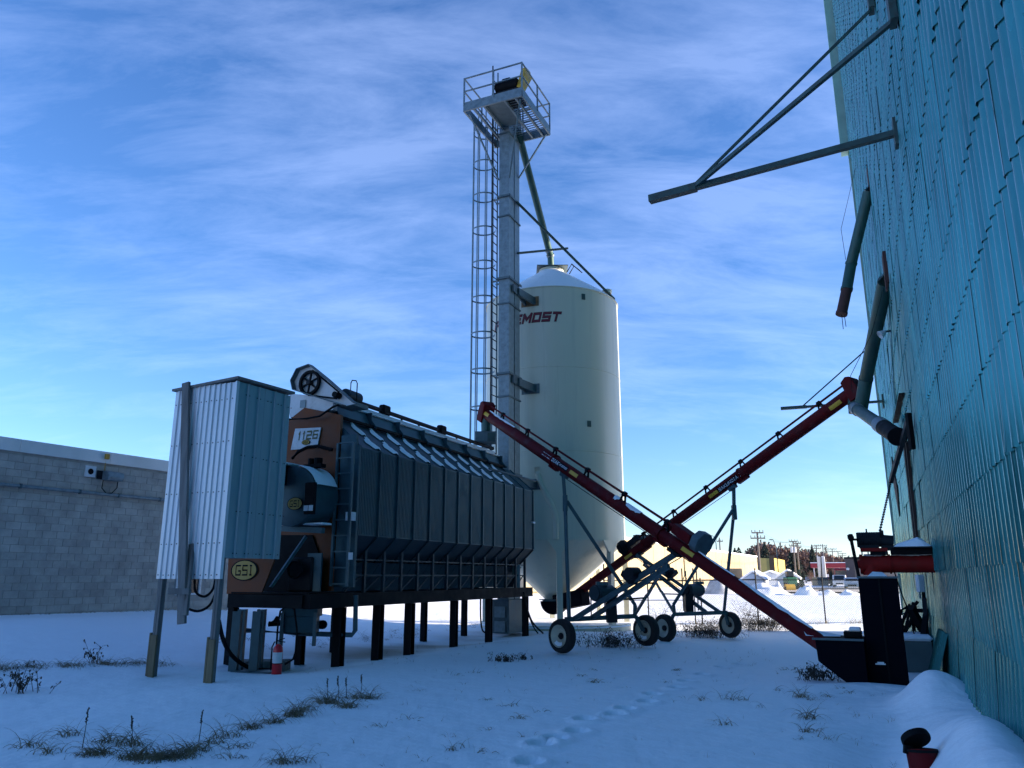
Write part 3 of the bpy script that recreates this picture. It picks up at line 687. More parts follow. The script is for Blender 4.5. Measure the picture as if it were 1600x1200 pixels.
a_, b_ = epx(423, 918, -.75), epx(478, 838, -.25)
MB(FD).bar(a_, b_, .09, .05).build('diagonal_strut', FRM, dr)
a_, b_ = epx(440, 826, -.55), epx(505, 829, -.55)
MB(FD).bar(a_, b_, .10, .10).build('shelf_beam', FRM, dr); MB(FD).box(a_.x, b_.x, -.6, -.3, a_.z+.055, a_.z+.09).build('snow_cap', SNOW, dr, bevel=.01)
g = [epx(*p, -.93) for p in ((354, 928), (357, 871), (430, 871), (408, 928))]
go = MB(FD).prism([(v.x, v.z) for v in g], -.93, -.90).build('orange_guard', ORG_, dr); oval(382, 891, -.945, 42, 33, go)
rc = [epx(*p, PY-.13) for p in ((412, 930), (412, 836), (488, 836), (500, 870), (478, 905), (470, 930))]
MB(FD).prism([(v.x, v.z) for v in rc], PY-.14, PY-.105).build('burner_dark_panel', BLK, dr)  # flat black panel, painted in for the darkness inside the burner
MB(FD).box(xc-.1, xc+.45, -.35, PY-.15, 1.32, 1.95).build('gearbox_cover', DKS, dr, bevel=.03)
MB(FD).box(xc+.30, xc+.62, -.30, -.26, 1.33, 2.02).build('cover_plate', FRM, dr)
MB(FD).lathe([(.0, 0), (.10, .01), (.16, .05), (.16, .12)], 16, (xc+.18, -.40, 1.72), (0, -1, 0)).build('drive_sheave', DKS, dr, smooth=True)
w_ = epx(494, 873, PY-.13); MB(FD).box(w_.x-.05, w_.x+.05, PY-.14, PY-.11, w_.z-.06, w_.z+.06).build('notice', WHT, dr)
# top auger, trough with gussets, pulley guard
x0t, x1t = xc-.25, xc+.34
for k in range(7):
    y0 = .35+k*1.13; 
    MB(FD).add([(x1t+.04, y0, 4.70), (x1t+.04, y0+1.10, 4.70), (x1t-.10, y0+1.10, 5.04), (x1t-.10, y0, 5.04)], [(0, 1, 2, 3)]).build('trough_panel', DRYL, dr)
    MB(FD).add([(x1t+.05, y0+1.115, 4.70), (x1t+.20, y0+1.115, 4.70), (x1t-.08, y0+1.115, 5.04)], [(0, 1, 2)]).box(x1t-.11, x1t+.055, y0+1.10, y0+1.12, 4.70, 5.05).build('trough_gusset', DRY, dr)
MB(FD).box(x0t, x1t-.12, .35, 8.25, 4.70, 5.04).build('trough', DRY, dr)
MB(FD).box(x0t-.05, x1t-.05, .3, 8.3, 5.045, 5.075).build('snow_cap', SNOW, dr, bevel=.01)
MB(FD).box(x1t+.05, x1t+.12, .3, 8.4, 4.71, 4.76).build('edge_rail', BLK, dr)
MB(FD).tube((xc+.05, .2, 5.30), (xc+.05, 8.3, 5.30), .05, 10).build('drive_shaft', DKS, dr, smooth=True)
MB(FD).box(xc-.12, xc+.12, .3, 8.3, 5.08, 5.20).build('auger_cover', WHT, dr)
for y in (2.3, 5.0): MB(FD).box(xc-.02, xc+.14, y, y+.30, 5.20, 5.44).build('bearing_block', BLK, dr, bevel=.03)
for y in (1.4, 3.2, 4.0, 6.0, 6.8, 7.6): MB(FD).bar((xc+.05, y, 5.19), (xc+.05, y, 5.27), .04, .03, up=(0, 1, 0)).build('shaft_bracket', BLK, dr)
gp = [epx(*p, -.05) for p in ((462, 610), (459, 596), (468, 578), (487, 571), (513, 592), (556, 630), (540, 634), (500, 622))]
gs = [(v.x, v.z) for v in gp]
gb = MB(FD).prism(gs, -.04, -.02).build('pulley_guard', WHT, dr)
rim_ = MB(FD)
for i_ in range(8):
    a_, b_ = gs[i_], gs[(i_+1) % 8]; rim_.bar((a_[0], -.09, a_[1]), (b_[0], -.09, b_[1]), .02, .14, up=(0, 1, 0)) if i_ not in (5,) else None
rim_.build('guard_flange', GALVD, gb)
pc = epx(484, 598, -.10); pr = abs(epx(500, 598, -.10).x-pc.x)
pu = MB(FD).lathe([(pr*.80, -.03), (pr, -.03), (pr*.95, 0), (pr, .03), (pr*.80, .03), (pr*.80, -.03)], 28, (pc.x, -.10, pc.z), (0, 1, 0)).build('pulley', BLK, gb, smooth=True)
for i_ in range(6):
    a = i_*math.pi/3+.4; MB(FD).bar((pc.x+.03*math.cos(a), -.10, pc.z+.03*math.sin(a)), (pc.x+pr*.85*math.cos(a), -.10, pc.z+pr*.85*math.sin(a)), .035, .03, up=(0, 1, 0)).build('spoke', BLK, pu)
MB(FD).tube((pc.x, -.16, pc.z), (pc.x, .0, pc.z), .05, 10).build('hub', DKS, pu)
p2 = epx(528, 618, -.10); MB(FD).tube((p2.x, -.22, p2.z), (p2.x, .0, p2.z), .06, 12).build('small_sheave', BLK, gb, smooth=True)
MB(FD).bar((pc.x+.05, -.10, pc.z+pr), (p2.x+.03, -.10, p2.z+.06), .03, .02, up=(0, 1, 0)).bar((pc.x-.02, -.10, pc.z-pr), (p2.x-.02, -.10, p2.z-.06), .03, .02, up=(0, 1, 0)).build('belt', BLK, gb)
mv = epx(548, 620, .35)
MB(FD).tube((mv.x, .15, mv.z), (mv.x, .60, mv.z), .13, 16).build('top_motor', DRYD, dr, smooth=True)
MB(FD).box(mv.x-.2, mv.x+.2, .1, .7, mv.z-.22, mv.z-.14).build('motor_shelf', GALVD, dr)
c1, c2 = epx(547, 625, .3), epx(557, 625, .3)
MB(FD).path([(c1.x, .3, mv.z-.05), (c1.x, .3, mv.z+.28), (c1.x+.03, .3, mv.z+.33), (c2.x-.03, .3, mv.z+.31), (c2.x, .3, mv.z+.25), (c2.x, .3, mv.z-.1)], .012, 6).build('hand_hoop', BLK, dr)
cab = [epx(*p, PY-.05) for p in ((452, 615), (452, 652), (520, 640), (520, 620))]
MB(FD).prism([(v.x, v.z) for v in cab], PY-.04, PY+.10).build('white_top_plate', WHT, dr)
v_ = epx(473, 631, PY-.06); MB(FD).box(v_.x-.07, v_.x+.07, PY-.06, PY-.045, v_.z-.08, v_.z+.08).build('placard', GALV, dr)
# lifting arm at the far end
MB(FD).tube((xc+.75, 6.6, 4.45), (xc+1.25, 8.7, 4.32), .03, 8).build('handle_rod', GALVD, dr, smooth=True)
MB(FD).box(xc+HW, xc+HW+.06, 8.75, 8.92, 3.1, 3.15).build('latch', WHT, dr)

# gas train, conduits and cabinet under the deck
gt = thing('gas_train', tuple(P(470, 1000, 14.6)-Vector((0, 0, .3))), 'dark gas piping with valves under the near end of the dryer', 'gas piping')
def pp(nm, pts, Y, r_, m=DKS): MB().path([P(x, y, Y) for x, y in pts], r_, 10).build(nm, m, gt, smooth=True)
pp('main_pipe', [(385, 985), (470, 990), (550, 992), (555, 985), (556, 930)], 15.0, .045, FRM)
pp('upper_pipe', [(420, 975), (503, 976)], 15.0, .05, BLK)
MB().lathe([(.06, 0), (.11, .02), (.06, .05), (.02, .12)], 14, P(432, 975, 15)+Vector((0, 0, .02))).build('regulator', DKS, gt, smooth=True)
pp('hose', [(432, 1010), (434, 980), (438, 955), (450, 944), (460, 952), (464, 985), (463, 1015), (458, 1030), (445, 1038)], 14.2, .018, BLK)
MB().tube(P(505, 976, 15), P(500, 976, 15.2), .08, 12).build('valve_wheel', BLK, gt, smooth=True)
tk = thing('gas_cabinet', tuple(P(470, 995, 14.7)), 'blue-grey sheet metal cabinet hanging below the dryer deck', 'cabinet')
c0, c1 = P(446, 928, 14.7), P(497, 988, 14.7)
M_ = MB().prism([(c0.x, c1.z+.28), (c0.x+.0, c0.z), (c0.x+.50, c0.z), (c1.x, c1.z+.42), (c1.x, c1.z+.28)], 14.55, 14.95); M_.build('hood', DRY, tk, bevel=.004)
MB().box(c0.x+.02, c1.x-.04, 14.57, 14.93, c1.z-.0, c1.z+.275).build('box', DRY, tk, bevel=.004)
for x in (c0.x+.03, c1.x-.02): MB().box(x-.03, x+.03, 14.49, 14.545, c1.z-.22, c1.z+.35).build('bracket', FRM, tk)
fs = thing('steel_stand', tuple(G(388, 1052, .05)), 'two paired blue-green steel channel posts under the dryer front', 'stand')
for px, top in ((372, 955), (381, 935), (403, 955), (411, 932)):
    Y = 13.9 if px in (372, 403) else 14.3
    a_ = P(px, top, Y); gb0 = gzz(a_.x, Y)
    MB().box(a_.x-.07, a_.x+.07, Y-.06, Y-.045, gb0-.1, a_.z if a_.z < Z0-.01 else Z0-.01).box(a_.x-.07, a_.x-.055, Y-.045, Y+.06, gb0-.1, min(a_.z, Z0-.01)).box(a_.x+.055, a_.x+.07, Y-.045, Y+.06, gb0-.1, min(a_.z, Z0-.01)).build('channel_post', FRM, fs)
for px in (374, 406):
    a_ = G(px+3, 1051, .03); MB().box(a_.x-.16, a_.x+.16, a_.y-.1, a_.y+.25, .0, .05).build('foot_plate', GALVD, fs)
MB().box(P(395, 1035, 14.6).x-.25, P(395, 1035, 14.6).x+.6, 14.5, 14.9, gzz(-4.6, 14.6)-.02, gzz(-4.6, 14.6)+.16).build('sleeper_block', WOODG, None, bevel=.01, label='dark timber sleeper lying in snow behind the steel posts', cat='timber')
# fire extinguisher
e0 = G(432, 1054, .02); ex = thing('fire_extinguisher', tuple(e0), 'red fire extinguisher standing in the snow under the dryer', 'fire extinguisher')
z = gzz(e0.x, e0.y)-.02
MB().lathe([(0, 0), (.075, 0), (.08, .01), (.08, .40), (.07, .45), (.03, .49), (.025, .50)], 20, (e0.x, e0.y, z)).build('cylinder', REDX, ex, smooth=True)
MB().lathe([(.0815, .20), (.0815, .37)], 14, (e0.x, e0.y, z), None, R(190), R(350)).build('label', WHT, ex, smooth=True)
MB().lathe([(.083, .185), (.083, .197)], 20, (e0.x, e0.y, z)).build('strap', BLK, ex)
MB().tube((e0.x, e0.y, z+.5), (e0.x, e0.y, z+.54), .022, 10).build('valve', GALV, ex)
MB().bar((e0.x-.02, e0.y, z+.55), (e0.x+.10, e0.y-.02, z+.59), .025, .012).bar((e0.x-.02, e0.y, z+.54), (e0.x+.11, e0.y-.02, z+.53), .025, .012).build('handle', BLK, ex)
MB().path([(e0.x, e0.y, z+.53), (e0.x-.07, e0.y, z+.53), (e0.x-.105, e0.y, z+.45), (e0.x-.105, e0.y, z+.2), (e0.x-.10, e0.y, z+.08)], .012, 8).build('hose', BLK, ex, smooth=True)

# ================================================================ bin
BC = Vector((1.47, 27.0, 0)); BR = 2.4; ZE, ZB, ZA = 11.15, 2.72, .80
bn = thing('hopper_bin', (BC.x, BC.y, 0), 'tall off-white smooth-walled hopper bottom grain bin with red lettering', 'grain bin')
prof = [(BR, ZB)]
for z in (5.55, 8.35):
    prof += [(BR, z-.012), (BR+.012, z-.006), (BR+.012, z+.006), (BR, z+.012)]
prof += [(BR, ZE-.02), (BR+.03, ZE-.01), (BR+.03, ZE+.02)]
MB().lathe(prof, 96, BC).build('bin_wall', BIN, bn, smooth=True)
MB().lathe([(BR+.03, ZE+.02), (2.1, ZE+.30), (.55, 12.52), (.48, 12.6)], 72, BC).build('snowy_roof', SNOW, bn, smooth=True)
MB().lathe([(.46, 12.5), (.46, 12.70), (.42, 12.70), (.0, 12.71)], 28, BC).build('roof_collar', BIN, bn, smooth=True)
MB().box(BC.x-.55, BC.x+.60, BC.y-.5, BC.y+.5, 12.715, 12.74).build('lid_plate', GALVD, bn)
MB().lathe([(BR, ZB), (BR-.02, ZB-.05), (.30, ZA), (.28, ZA-.05), (0, ZA-.06)], 72, BC).build('hopper_cone', BIN, bn, smooth=True)
for k in range(8):
    a = R(-90+45*k); c, s = math.cos(a), math.sin(a); r_ = BR-.02
    px, py = BC.x+c*r_, BC.y+s*r_; g0 = 0
    l_ = MB(Matrix.Translation((px, py, 0)) @ Matrix.Rotation(a, 4, 'Z'))
    l_.box(-.08, .08, -.09, .09, -.15, ZB-.35); l_.add([(.045, -.09, ZB-.40), (.045, .09, ZB-.40), (.045, .38, ZB-.0), (.045, -.38, ZB-.0), (-.03, -.09, ZB-.40), (-.03, .09, ZB-.40), (-.03, .38, ZB-.0), (-.03, -.38, ZB-.0)],
           [(0, 1, 2, 3), (4, 5, 6, 7), (0, 1, 5, 4), (1, 2, 6, 5), (2, 3, 7, 6), (3, 0, 4, 7)])
    l_.build('leg', BIN, bn)
MB().lathe([(BR-.25, -.1), (BR-.25, .12), (BR+.12, .12), (BR+.12, -.1)], 48, BC).build('base_ring', BIN, bn)
MB().lathe([(0, .125), (BR+.1, .125), (BR+.15, .05)], 40, BC).build('snow_skirt', SNOW, bn, smooth=True)
for zz, px in ((10.85, 902), (6.45, 906)):
    xx_ = (px-862)/100*BR; a = -math.acos(xx_/BR)
    MB(Matrix.Translation((BC.x+math.cos(a)*BR, BC.y+math.sin(a)*BR, zz)) @ Matrix.Rotation(a, 4, 'Z')).box(-.01, .025, -.065, .065, -.10, .10).build('sight_window', GRNB, bn)
# ladder cage hatch on the roof
MB().path([(BC.x+.55, BC.y-.5, 12.45), (BC.x+.72, BC.y-.6, 12.72), (BC.x+1.0, BC.y-.75, 12.4)], .02, 6).path([(BC.x+.65, BC.y-.3, 12.45), (BC.x+.82, BC.y-.4, 12.72), (BC.x+1.1, BC.y-.55, 12.4)], .02, 6).bar((BC.x+.72, BC.y-.6, 12.72), (BC.x+.82, BC.y-.4, 12.72), .03, .03).build('roof_rail', BLK, bn)
MB().lathe([(0, .0), (.16, 0), (.18, .12), (0, .2)], 12, (BC.x+1.95, BC.y-.9, 11.45)).build('roof_vent', BIN, bn, smooth=True)
# moulded inspection tube down the side
def oncyl(a, z, off=.05): return Vector((BC.x+math.cos(a)*(BR+off), BC.y+math.sin(a)*(BR+off), z))
pts = [oncyl(R(-106+14*sm(k/8)), 5.0-.22*k, .02) for k in range(9)]+[oncyl(R(-92), z, .02) for z in (2.95, 2.72)]
MB().path([Vector(p) for p in pts], .09, 12).build('level_tube', BIN, bn, smooth=True)
# lettering wrapped round the wall
def wrap_text(s, a_mid, zc, size, width, shear, m, off, nm, bold):
    vs, fs = text_verts(s, size, shear, bold); wd = max(v.x for v in vs)-min(v.x for v in vs); k = width/wd
    bm = bmesh.new(); vv_ = [bm.verts.new(v) for v in vs]
    for f in fs:
        try: bm.faces.new([vv_[i_] for i_ in f])
        except ValueError: pass
    
    lo_ = min(v.co.x for v in bm.verts); n_ = 26
    for j in range(1, n_):
        bmesh.ops.bisect_plane(bm, geom=bm.verts[:]+bm.edges[:]+bm.faces[:], plane_co=(lo_+wd*j/n_, 0, 0), plane_no=(1, 0, 0))
    bm.verts.index_update(); V_ = []; 
    for v in bm.verts:
        a = a_mid+v.co.x*k/BR; V_.append((BC.x+math.cos(a)*(BR+off+v.co.z), BC.y+math.sin(a)*(BR+off+v.co.z), zc+v.co.y))
    F_ = [[v.index for v in f.verts] for f in bm.faces]; bm.free()
    return MB().add(V_, F_).build(nm, m, bn)
LET = mat('red lettering', (.15, .008, .02), .5, 0, .05, 3); LTD = mat('dark lettering outline', (.02, .012, .02), .5, 0, .05, 3)
wrap_text('FOREMOST', R(-90-27.5), 10.07, .47, 2.74, .30, LTD, .006, 'lettering_outline', .016)
wrap_text('FOREMOST', R(-90-27.5), 10.07, .47, 2.70, .30, LET, .014, 'lettering', .002)
RS = mat('rust stain', (.20, .12, .06), .9, 0, .4, 9)

# ================================================================ bucket elevator leg
FE = F(-.10, 23.25); TZ = 16.45
el = thing('bucket_elevator', (-.1, 23.4, 0), 'tall galvanized bucket elevator leg with railed top platform and caged ladder', 'bucket elevator')
EW, ED = .36, .86
z = .95; k = 0
while z < TZ+.2:
    z2 = min(z+3.05, TZ+.2)
    tr = MB(FE).box(-EW, 0, 0, .40, z, z2-.01).box(-EW, 0, .46, ED, z, z2-.01).build('trunking', GALV, el)
    MB(FE).box(-EW-.035, .035, -.035, .435, z2-.05, z2).box(-EW-.035, .035, .44, ED+.035, z2-.05, z2).build('flange', GALVD, el)
    MB(FE).box(-EW+.02, -.02, .401, .459, z, z2-.05).build('spine', GALVD, el)
    z = z2
MB(FE).box(-EW-.08, .08, -.15, ED+.15, .0, .95).build('boot', GALVD, el, bevel=.01)
MB(FE).box(-EW+.0, -.02, -.20, -.15, .45, .75).box(-EW+.0, -.02, -.20, -.15, .05, .35).build('boot_door', GALV, el)
# head
MB(FE).box(-EW-.06, .06, -.05, ED+.1, TZ+.22, TZ+.75).build('head_base', GALVD, el, bevel=.01)
hd = MB(FE).lathe([(0, -EW-.06), (.48, -EW-.06), (.48, .06), (0, .06)], 20, (0, .42, TZ+.75), (1, 0, 0), 0, math.pi*2).build('head_hood', GALVD, el)
# platform: near right corner
PF = FE @ Matrix.Translation((1.13, -1.52, 0)); PW_, PD_ = 2.06, 2.42
pf = MB(PF)
for (a, b) in (((-PW_, 0), (0, 0)), ((-PW_, PD_), (0, PD_)), ((0, 0), (0, PD_)), ((-PW_, 0), (-PW_, PD_))):
    MB(PF).bar((a[0], a[1], TZ-.06), (b[0], b[1], TZ-.06), .05, .20).build('platform_beam', GALV, el)
    MB(PF).bar((a[0], a[1], TZ+.11), (b[0], b[1], TZ+.11), .008, .12).build('toe_board', GALV, el)
for x in (-1.72, -1.35, -.62, -.25): MB(PF).box(x-.03, x+.03, .03, PD_-.03, TZ-.15, TZ-.06).build('joist', GALV, el)
MB(PF).box(-1.32, -.62, .03, 1.5, TZ-.055, TZ-.02).build('deck_plate', GALVD, el)
gt_ = MB(PF)
for k in range(19): gt_.box(-.60, -.04, .06+k*.125, .072+k*.125, TZ-.055, TZ-.025)
for k in range(6): gt_.box(-1.3, -.62, 1.56+k*.13, 1.572+k*.13, TZ-.055, TZ-.025)
o_ = gt_.build('deck_grating', GALV, el); o_['kind'] = 'stuff'

def post(x, y, h=1.08): MB(PF).box(x-.022, x+.022, y-.022, y+.022, TZ+.045, TZ+h).build('rail_post', GALV, el)
for x, y in ((0, 0), (-PW_, 0), (-1.0, 0), (0, 1.3), (0, PD_), (-PW_, PD_), (-PW_, 1.3), (-1.0, PD_)): post(x, y)
for zz in (TZ+1.06, TZ+.58):
    for a, b in (((-PW_, 0), (0, 0)), ((0, 0), (0, PD_)), ((0, PD_), (-PW_, PD_)), ((-PW_, PD_), (-PW_, 0))):
        MB(PF).bar((*a, zz), (*b, zz), .038, .038).build('hand_rail', GALV, el)
for a, b in (((-1.11, 1.5, TZ-2.0), (-.1, .1, TZ-.16)), ((-1.50, 1.5, TZ-2.0), (-1.95, .2, TZ-.16)), ((-1.11, 2.3, TZ-1.6), (-.1, PD_-.1, TZ-.16))):
    MB(PF).bar(a, b, .045, .045).build('platform_brace', GALV, el)
MB(PF).tube((-1.0, .26, TZ+.52), (-.25, .26, TZ+.52), .19, 18).build('drive_motor', BLK, el, smooth=True)
MB(PF).box(-.80, -.50, .18, .38, TZ+.70, TZ+.82).build('terminal_box', BLK, el, bevel=.03)
MB(PF).box(-1.1, -.2, .10, .85, TZ+.05, TZ+.30).build('motor_mount', DKS, el)
MB(PF).prism([(.12, TZ+.30), (.42, TZ+.25), (1.05, TZ+1.15), (.90, TZ+1.35), (.55, TZ+1.30)], -.26, -.08, 'yz').build('belt_guard', YEL, el, bevel=.02)
MB(PF).path([(-1.05, .6, TZ+.4), (-1.25, .5, TZ+.5), (-1.35, .3, TZ+.3), (-1.3, .1, TZ-.05)], .018, 6).build('motor_cable', BLK, el)
# ladder with cage
lx = -EW-.27
LR = DKS
for y in (.02, .44): MB(FE).box(lx-.02, lx+.02, y-.012, y+.012, 1.5, TZ+2.5).build('ladder_rail', FRM if y > .2 else DKS, el)
rm = MB().box(-.011, .011, 0, .396, -.011, .011); ro = rm.build('rung', DKS, None, org=(0, 0, 0)); rme = ro.data; bpy.data.objects.remove(ro)
for k in range(56): inst('rung', rme, FE @ Matrix.Translation((lx, .032, 1.65+k*.305)), el)
cc = Vector((lx-.40, .23, 0))
hp_ = MB()
hv = [( .40*math.cos(R(20+320*i_/20)), .36*math.sin(R(20+320*i_/20)), 0) for i_ in range(21)]
for i_ in range(20): hp_.bar(hv[i_], hv[i_+1], .008, .05)
hm = hp_.build('cage_hoop', GALV, None, org=(0, 0, 0)); hme = hm.data; bpy.data.objects.remove(hm)
for k in range(12): inst('cage_hoop', hme, FE @ Matrix.Translation((cc.x, cc.y, 3.1+k*1.22)), el)
for k in range(7):
    a = R(60+40*k); MB(FE).box(cc.x+.395*math.cos(a)-.018, cc.x+.395*math.cos(a)+.018, cc.y+.355*math.sin(a)-.006, cc.y+.355*math.sin(a)+.006, 3.1, TZ+.75).build('cage_strap', GALV, el)
for zz in (4.6, 7.72, 10.9, 13.8): 
    MB(FE).box(lx-.02, -EW, .1, .14, zz, zz+.05).box(lx-.02, -EW, .36, .40, zz, zz+.05).build('ladder_bracket', GALV, el)
    MB(FE).box(-EW-.06, .06, -.06, -.036, zz, zz+.07).box(.036, .06, -.06, ED+.05, zz, zz+.07).box(-EW-.06, -EW-.036, -.06, ED+.05, zz, zz+.07).build('collar', GALVD, el)
# ties to the bin
for zz, le in ((4.45, 1.6), (7.6, 1.6), (10.65, 1.6)):
    a = FE @ Vector((.062, .62, zz)); ang = R(-107); b = Vector((BC.x+math.cos(ang)*(BR+.01), BC.y+math.sin(ang)*(BR+.01), zz))
    ty = thing('tie_bracket', tuple(a), {4.45: 'lowest dark steel bracket tying elevator leg to the bin wall', 7.6: 'middle steel bracket tying elevator leg to the bin wall', 10.65: 'top rust-stained bracket tying elevator leg to the bin, beside the red lettering'}[zz], 'bracket', 'brackets between elevator leg and bin')
    a2 = FE @ Vector((.062, .2, zz))
    MB().bar(a, b, .08, .24).build('beam', GALVD, ty)
    an2 = R(-115); b2 = Vector((BC.x+math.cos(an2)*(BR+.01), BC.y+math.sin(an2)*(BR+.01), zz))
    MB().bar(a2, b2, .06, .24).build('beam', GALVD, ty)
    vs = []
    for i_ in range(5):
        for h_ in (-.17, .17): an = R(-103.5)-R(15)*i_/4; vs.append((BC.x+math.cos(an)*(BR+.014), BC.y+math.sin(an)*(BR+.014), zz+h_))
    MB().add(vs, [(2*i_, 2*i_+2, 2*i_+3, 2*i_+1) for i_ in range(4)]).build('wall_plate', GALVD if zz < 9 else RS, ty)
g_ = thing('guy_strut', tuple(P(961, 470, 26.6)), 'long thin strut from elevator leg down to the right eave of the bin', 'strut')
a = FE @ Vector((.05, .5, 13.83)); b = Vector((BC.x+2.20, BC.y-.85, ZE+.12))
MB().tube(a, b, .045, 8).build('pipe', GRNB, g_, smooth=True); MB().bar(b, b-Vector((0, 0, .32)), .06, .06).build('end_clip', GALVD, g_)
g_ = thing('cross_strut', tuple(P(850, 395, 24.5)), 'short level strut crossing the downspout just above the bin roof', 'strut')
MB().tube(FE @ Vector((.05, .6, 12.0)), P(887, 388, 25.3), .04, 8).build('pipe', GRNB, g_, smooth=True)
ds = thing('downspout', (BC.x, BC.y, 12.8), 'dark green downspout from elevator head to the bin roof', 'spout')
a = FE @ Vector((.04, .66, TZ+.15)); b = Vector((BC.x-.02, BC.y, 13.30))
MB().tube(a, b, .125, 18).build('pipe', GRN, ds, smooth=True); MB().tube(b+Vector((0, 0, .03)), (BC.x, BC.y, 12.72), .12, 18).build('cushion_box', GRN, ds, smooth=True)
d_ = (b-a).normalized(); MB().tube(b-d_*.25, b-d_*.19, .15, 18).tube(b-d_*.06, b+d_*.02, .15, 18).build('flange', GALV, ds, smooth=True)
# controls and cables around the boot
t = thing('switch_box', tuple(P(788, 900, 23.0)), 'pair of small grey electrical boxes on the dryer end beside the elevator boot', 'electrical box')
for (x0, x1, y0, y1) in ((800, 808, 882, 900), (806, 813, 882, 925), (787, 797, 919, 929), (805, 815, 918, 929)):
    a = P(x0, y0, 22.6); b = P(x1, y1, 22.6); MB().box(a.x, b.x, 22.55, 22.72, b.z, a.z).build('box', GALV if x0 in (806,) else FRM, t, bevel=.005)
cable('black cable drooping from dryer end beside the bin cone', [P(818, 925, 22.8), P(822, 945, 22.8), P(832, 972, 22.8), P(849, 990, 22.8)], .022)
cable('thinner black cable ending in the snow by the last dryer leg', [P(818, 925, 22.6), P(824, 955, 22.6), P(834, 980, 22.6), P(841, 990, 22.6)], .018)
cable('black cable hanging under the far dryer legs', [P(751, 930, 22.6), P(751, 965, 22.6), P(754, 985, 22.6), P(762, 989, 22.6)], .022)
# ================================================================ portable augers
def wheel(c, axle, rad, par, nm='wheel'):
    c = Vector(c); ax = Vector(axle).normalized(); w2 = .11
    hub = MB().lathe([(0, -.09), (.035, -.09), (.04, -.045), (.07, -.045), (.07, .04), (0, .04)], 14, c, ax).build(nm, DKS, par, smooth=True)
    MB().lathe([(rad*.66, -w2), (rad*.80, -w2*1.05), (rad*.95, -w2*.80), (rad, -w2*.35), (rad, w2*.35), (rad*.95, w2*.80), (rad*.80, w2*1.05), (rad*.66, w2), (rad*.66, -w2)], 32, c, ax).build('tyre', RUB, hub, smooth=True)
    MB().lathe([(.06, -.02), (rad*.34, -.04), (rad*.42, -.03), (rad*.58, -.08), (rad*.66, -.115), (rad*.68, -.09), (rad*.60, 0), (rad*.68, .085), (rad*.52, .06), (rad*.3, .02), (.06, .0)], 28, c, ax).build('rim', RIM, hub, smooth=True)
    if nm == 'wheel': 
        MB().lathe([(rad*.36, -.075), (rad*.50, -.095), (rad*.57, -.105)], 6, c, ax, R(225), R(300)).build('snow_cap', SNOW, hub)
    return hub
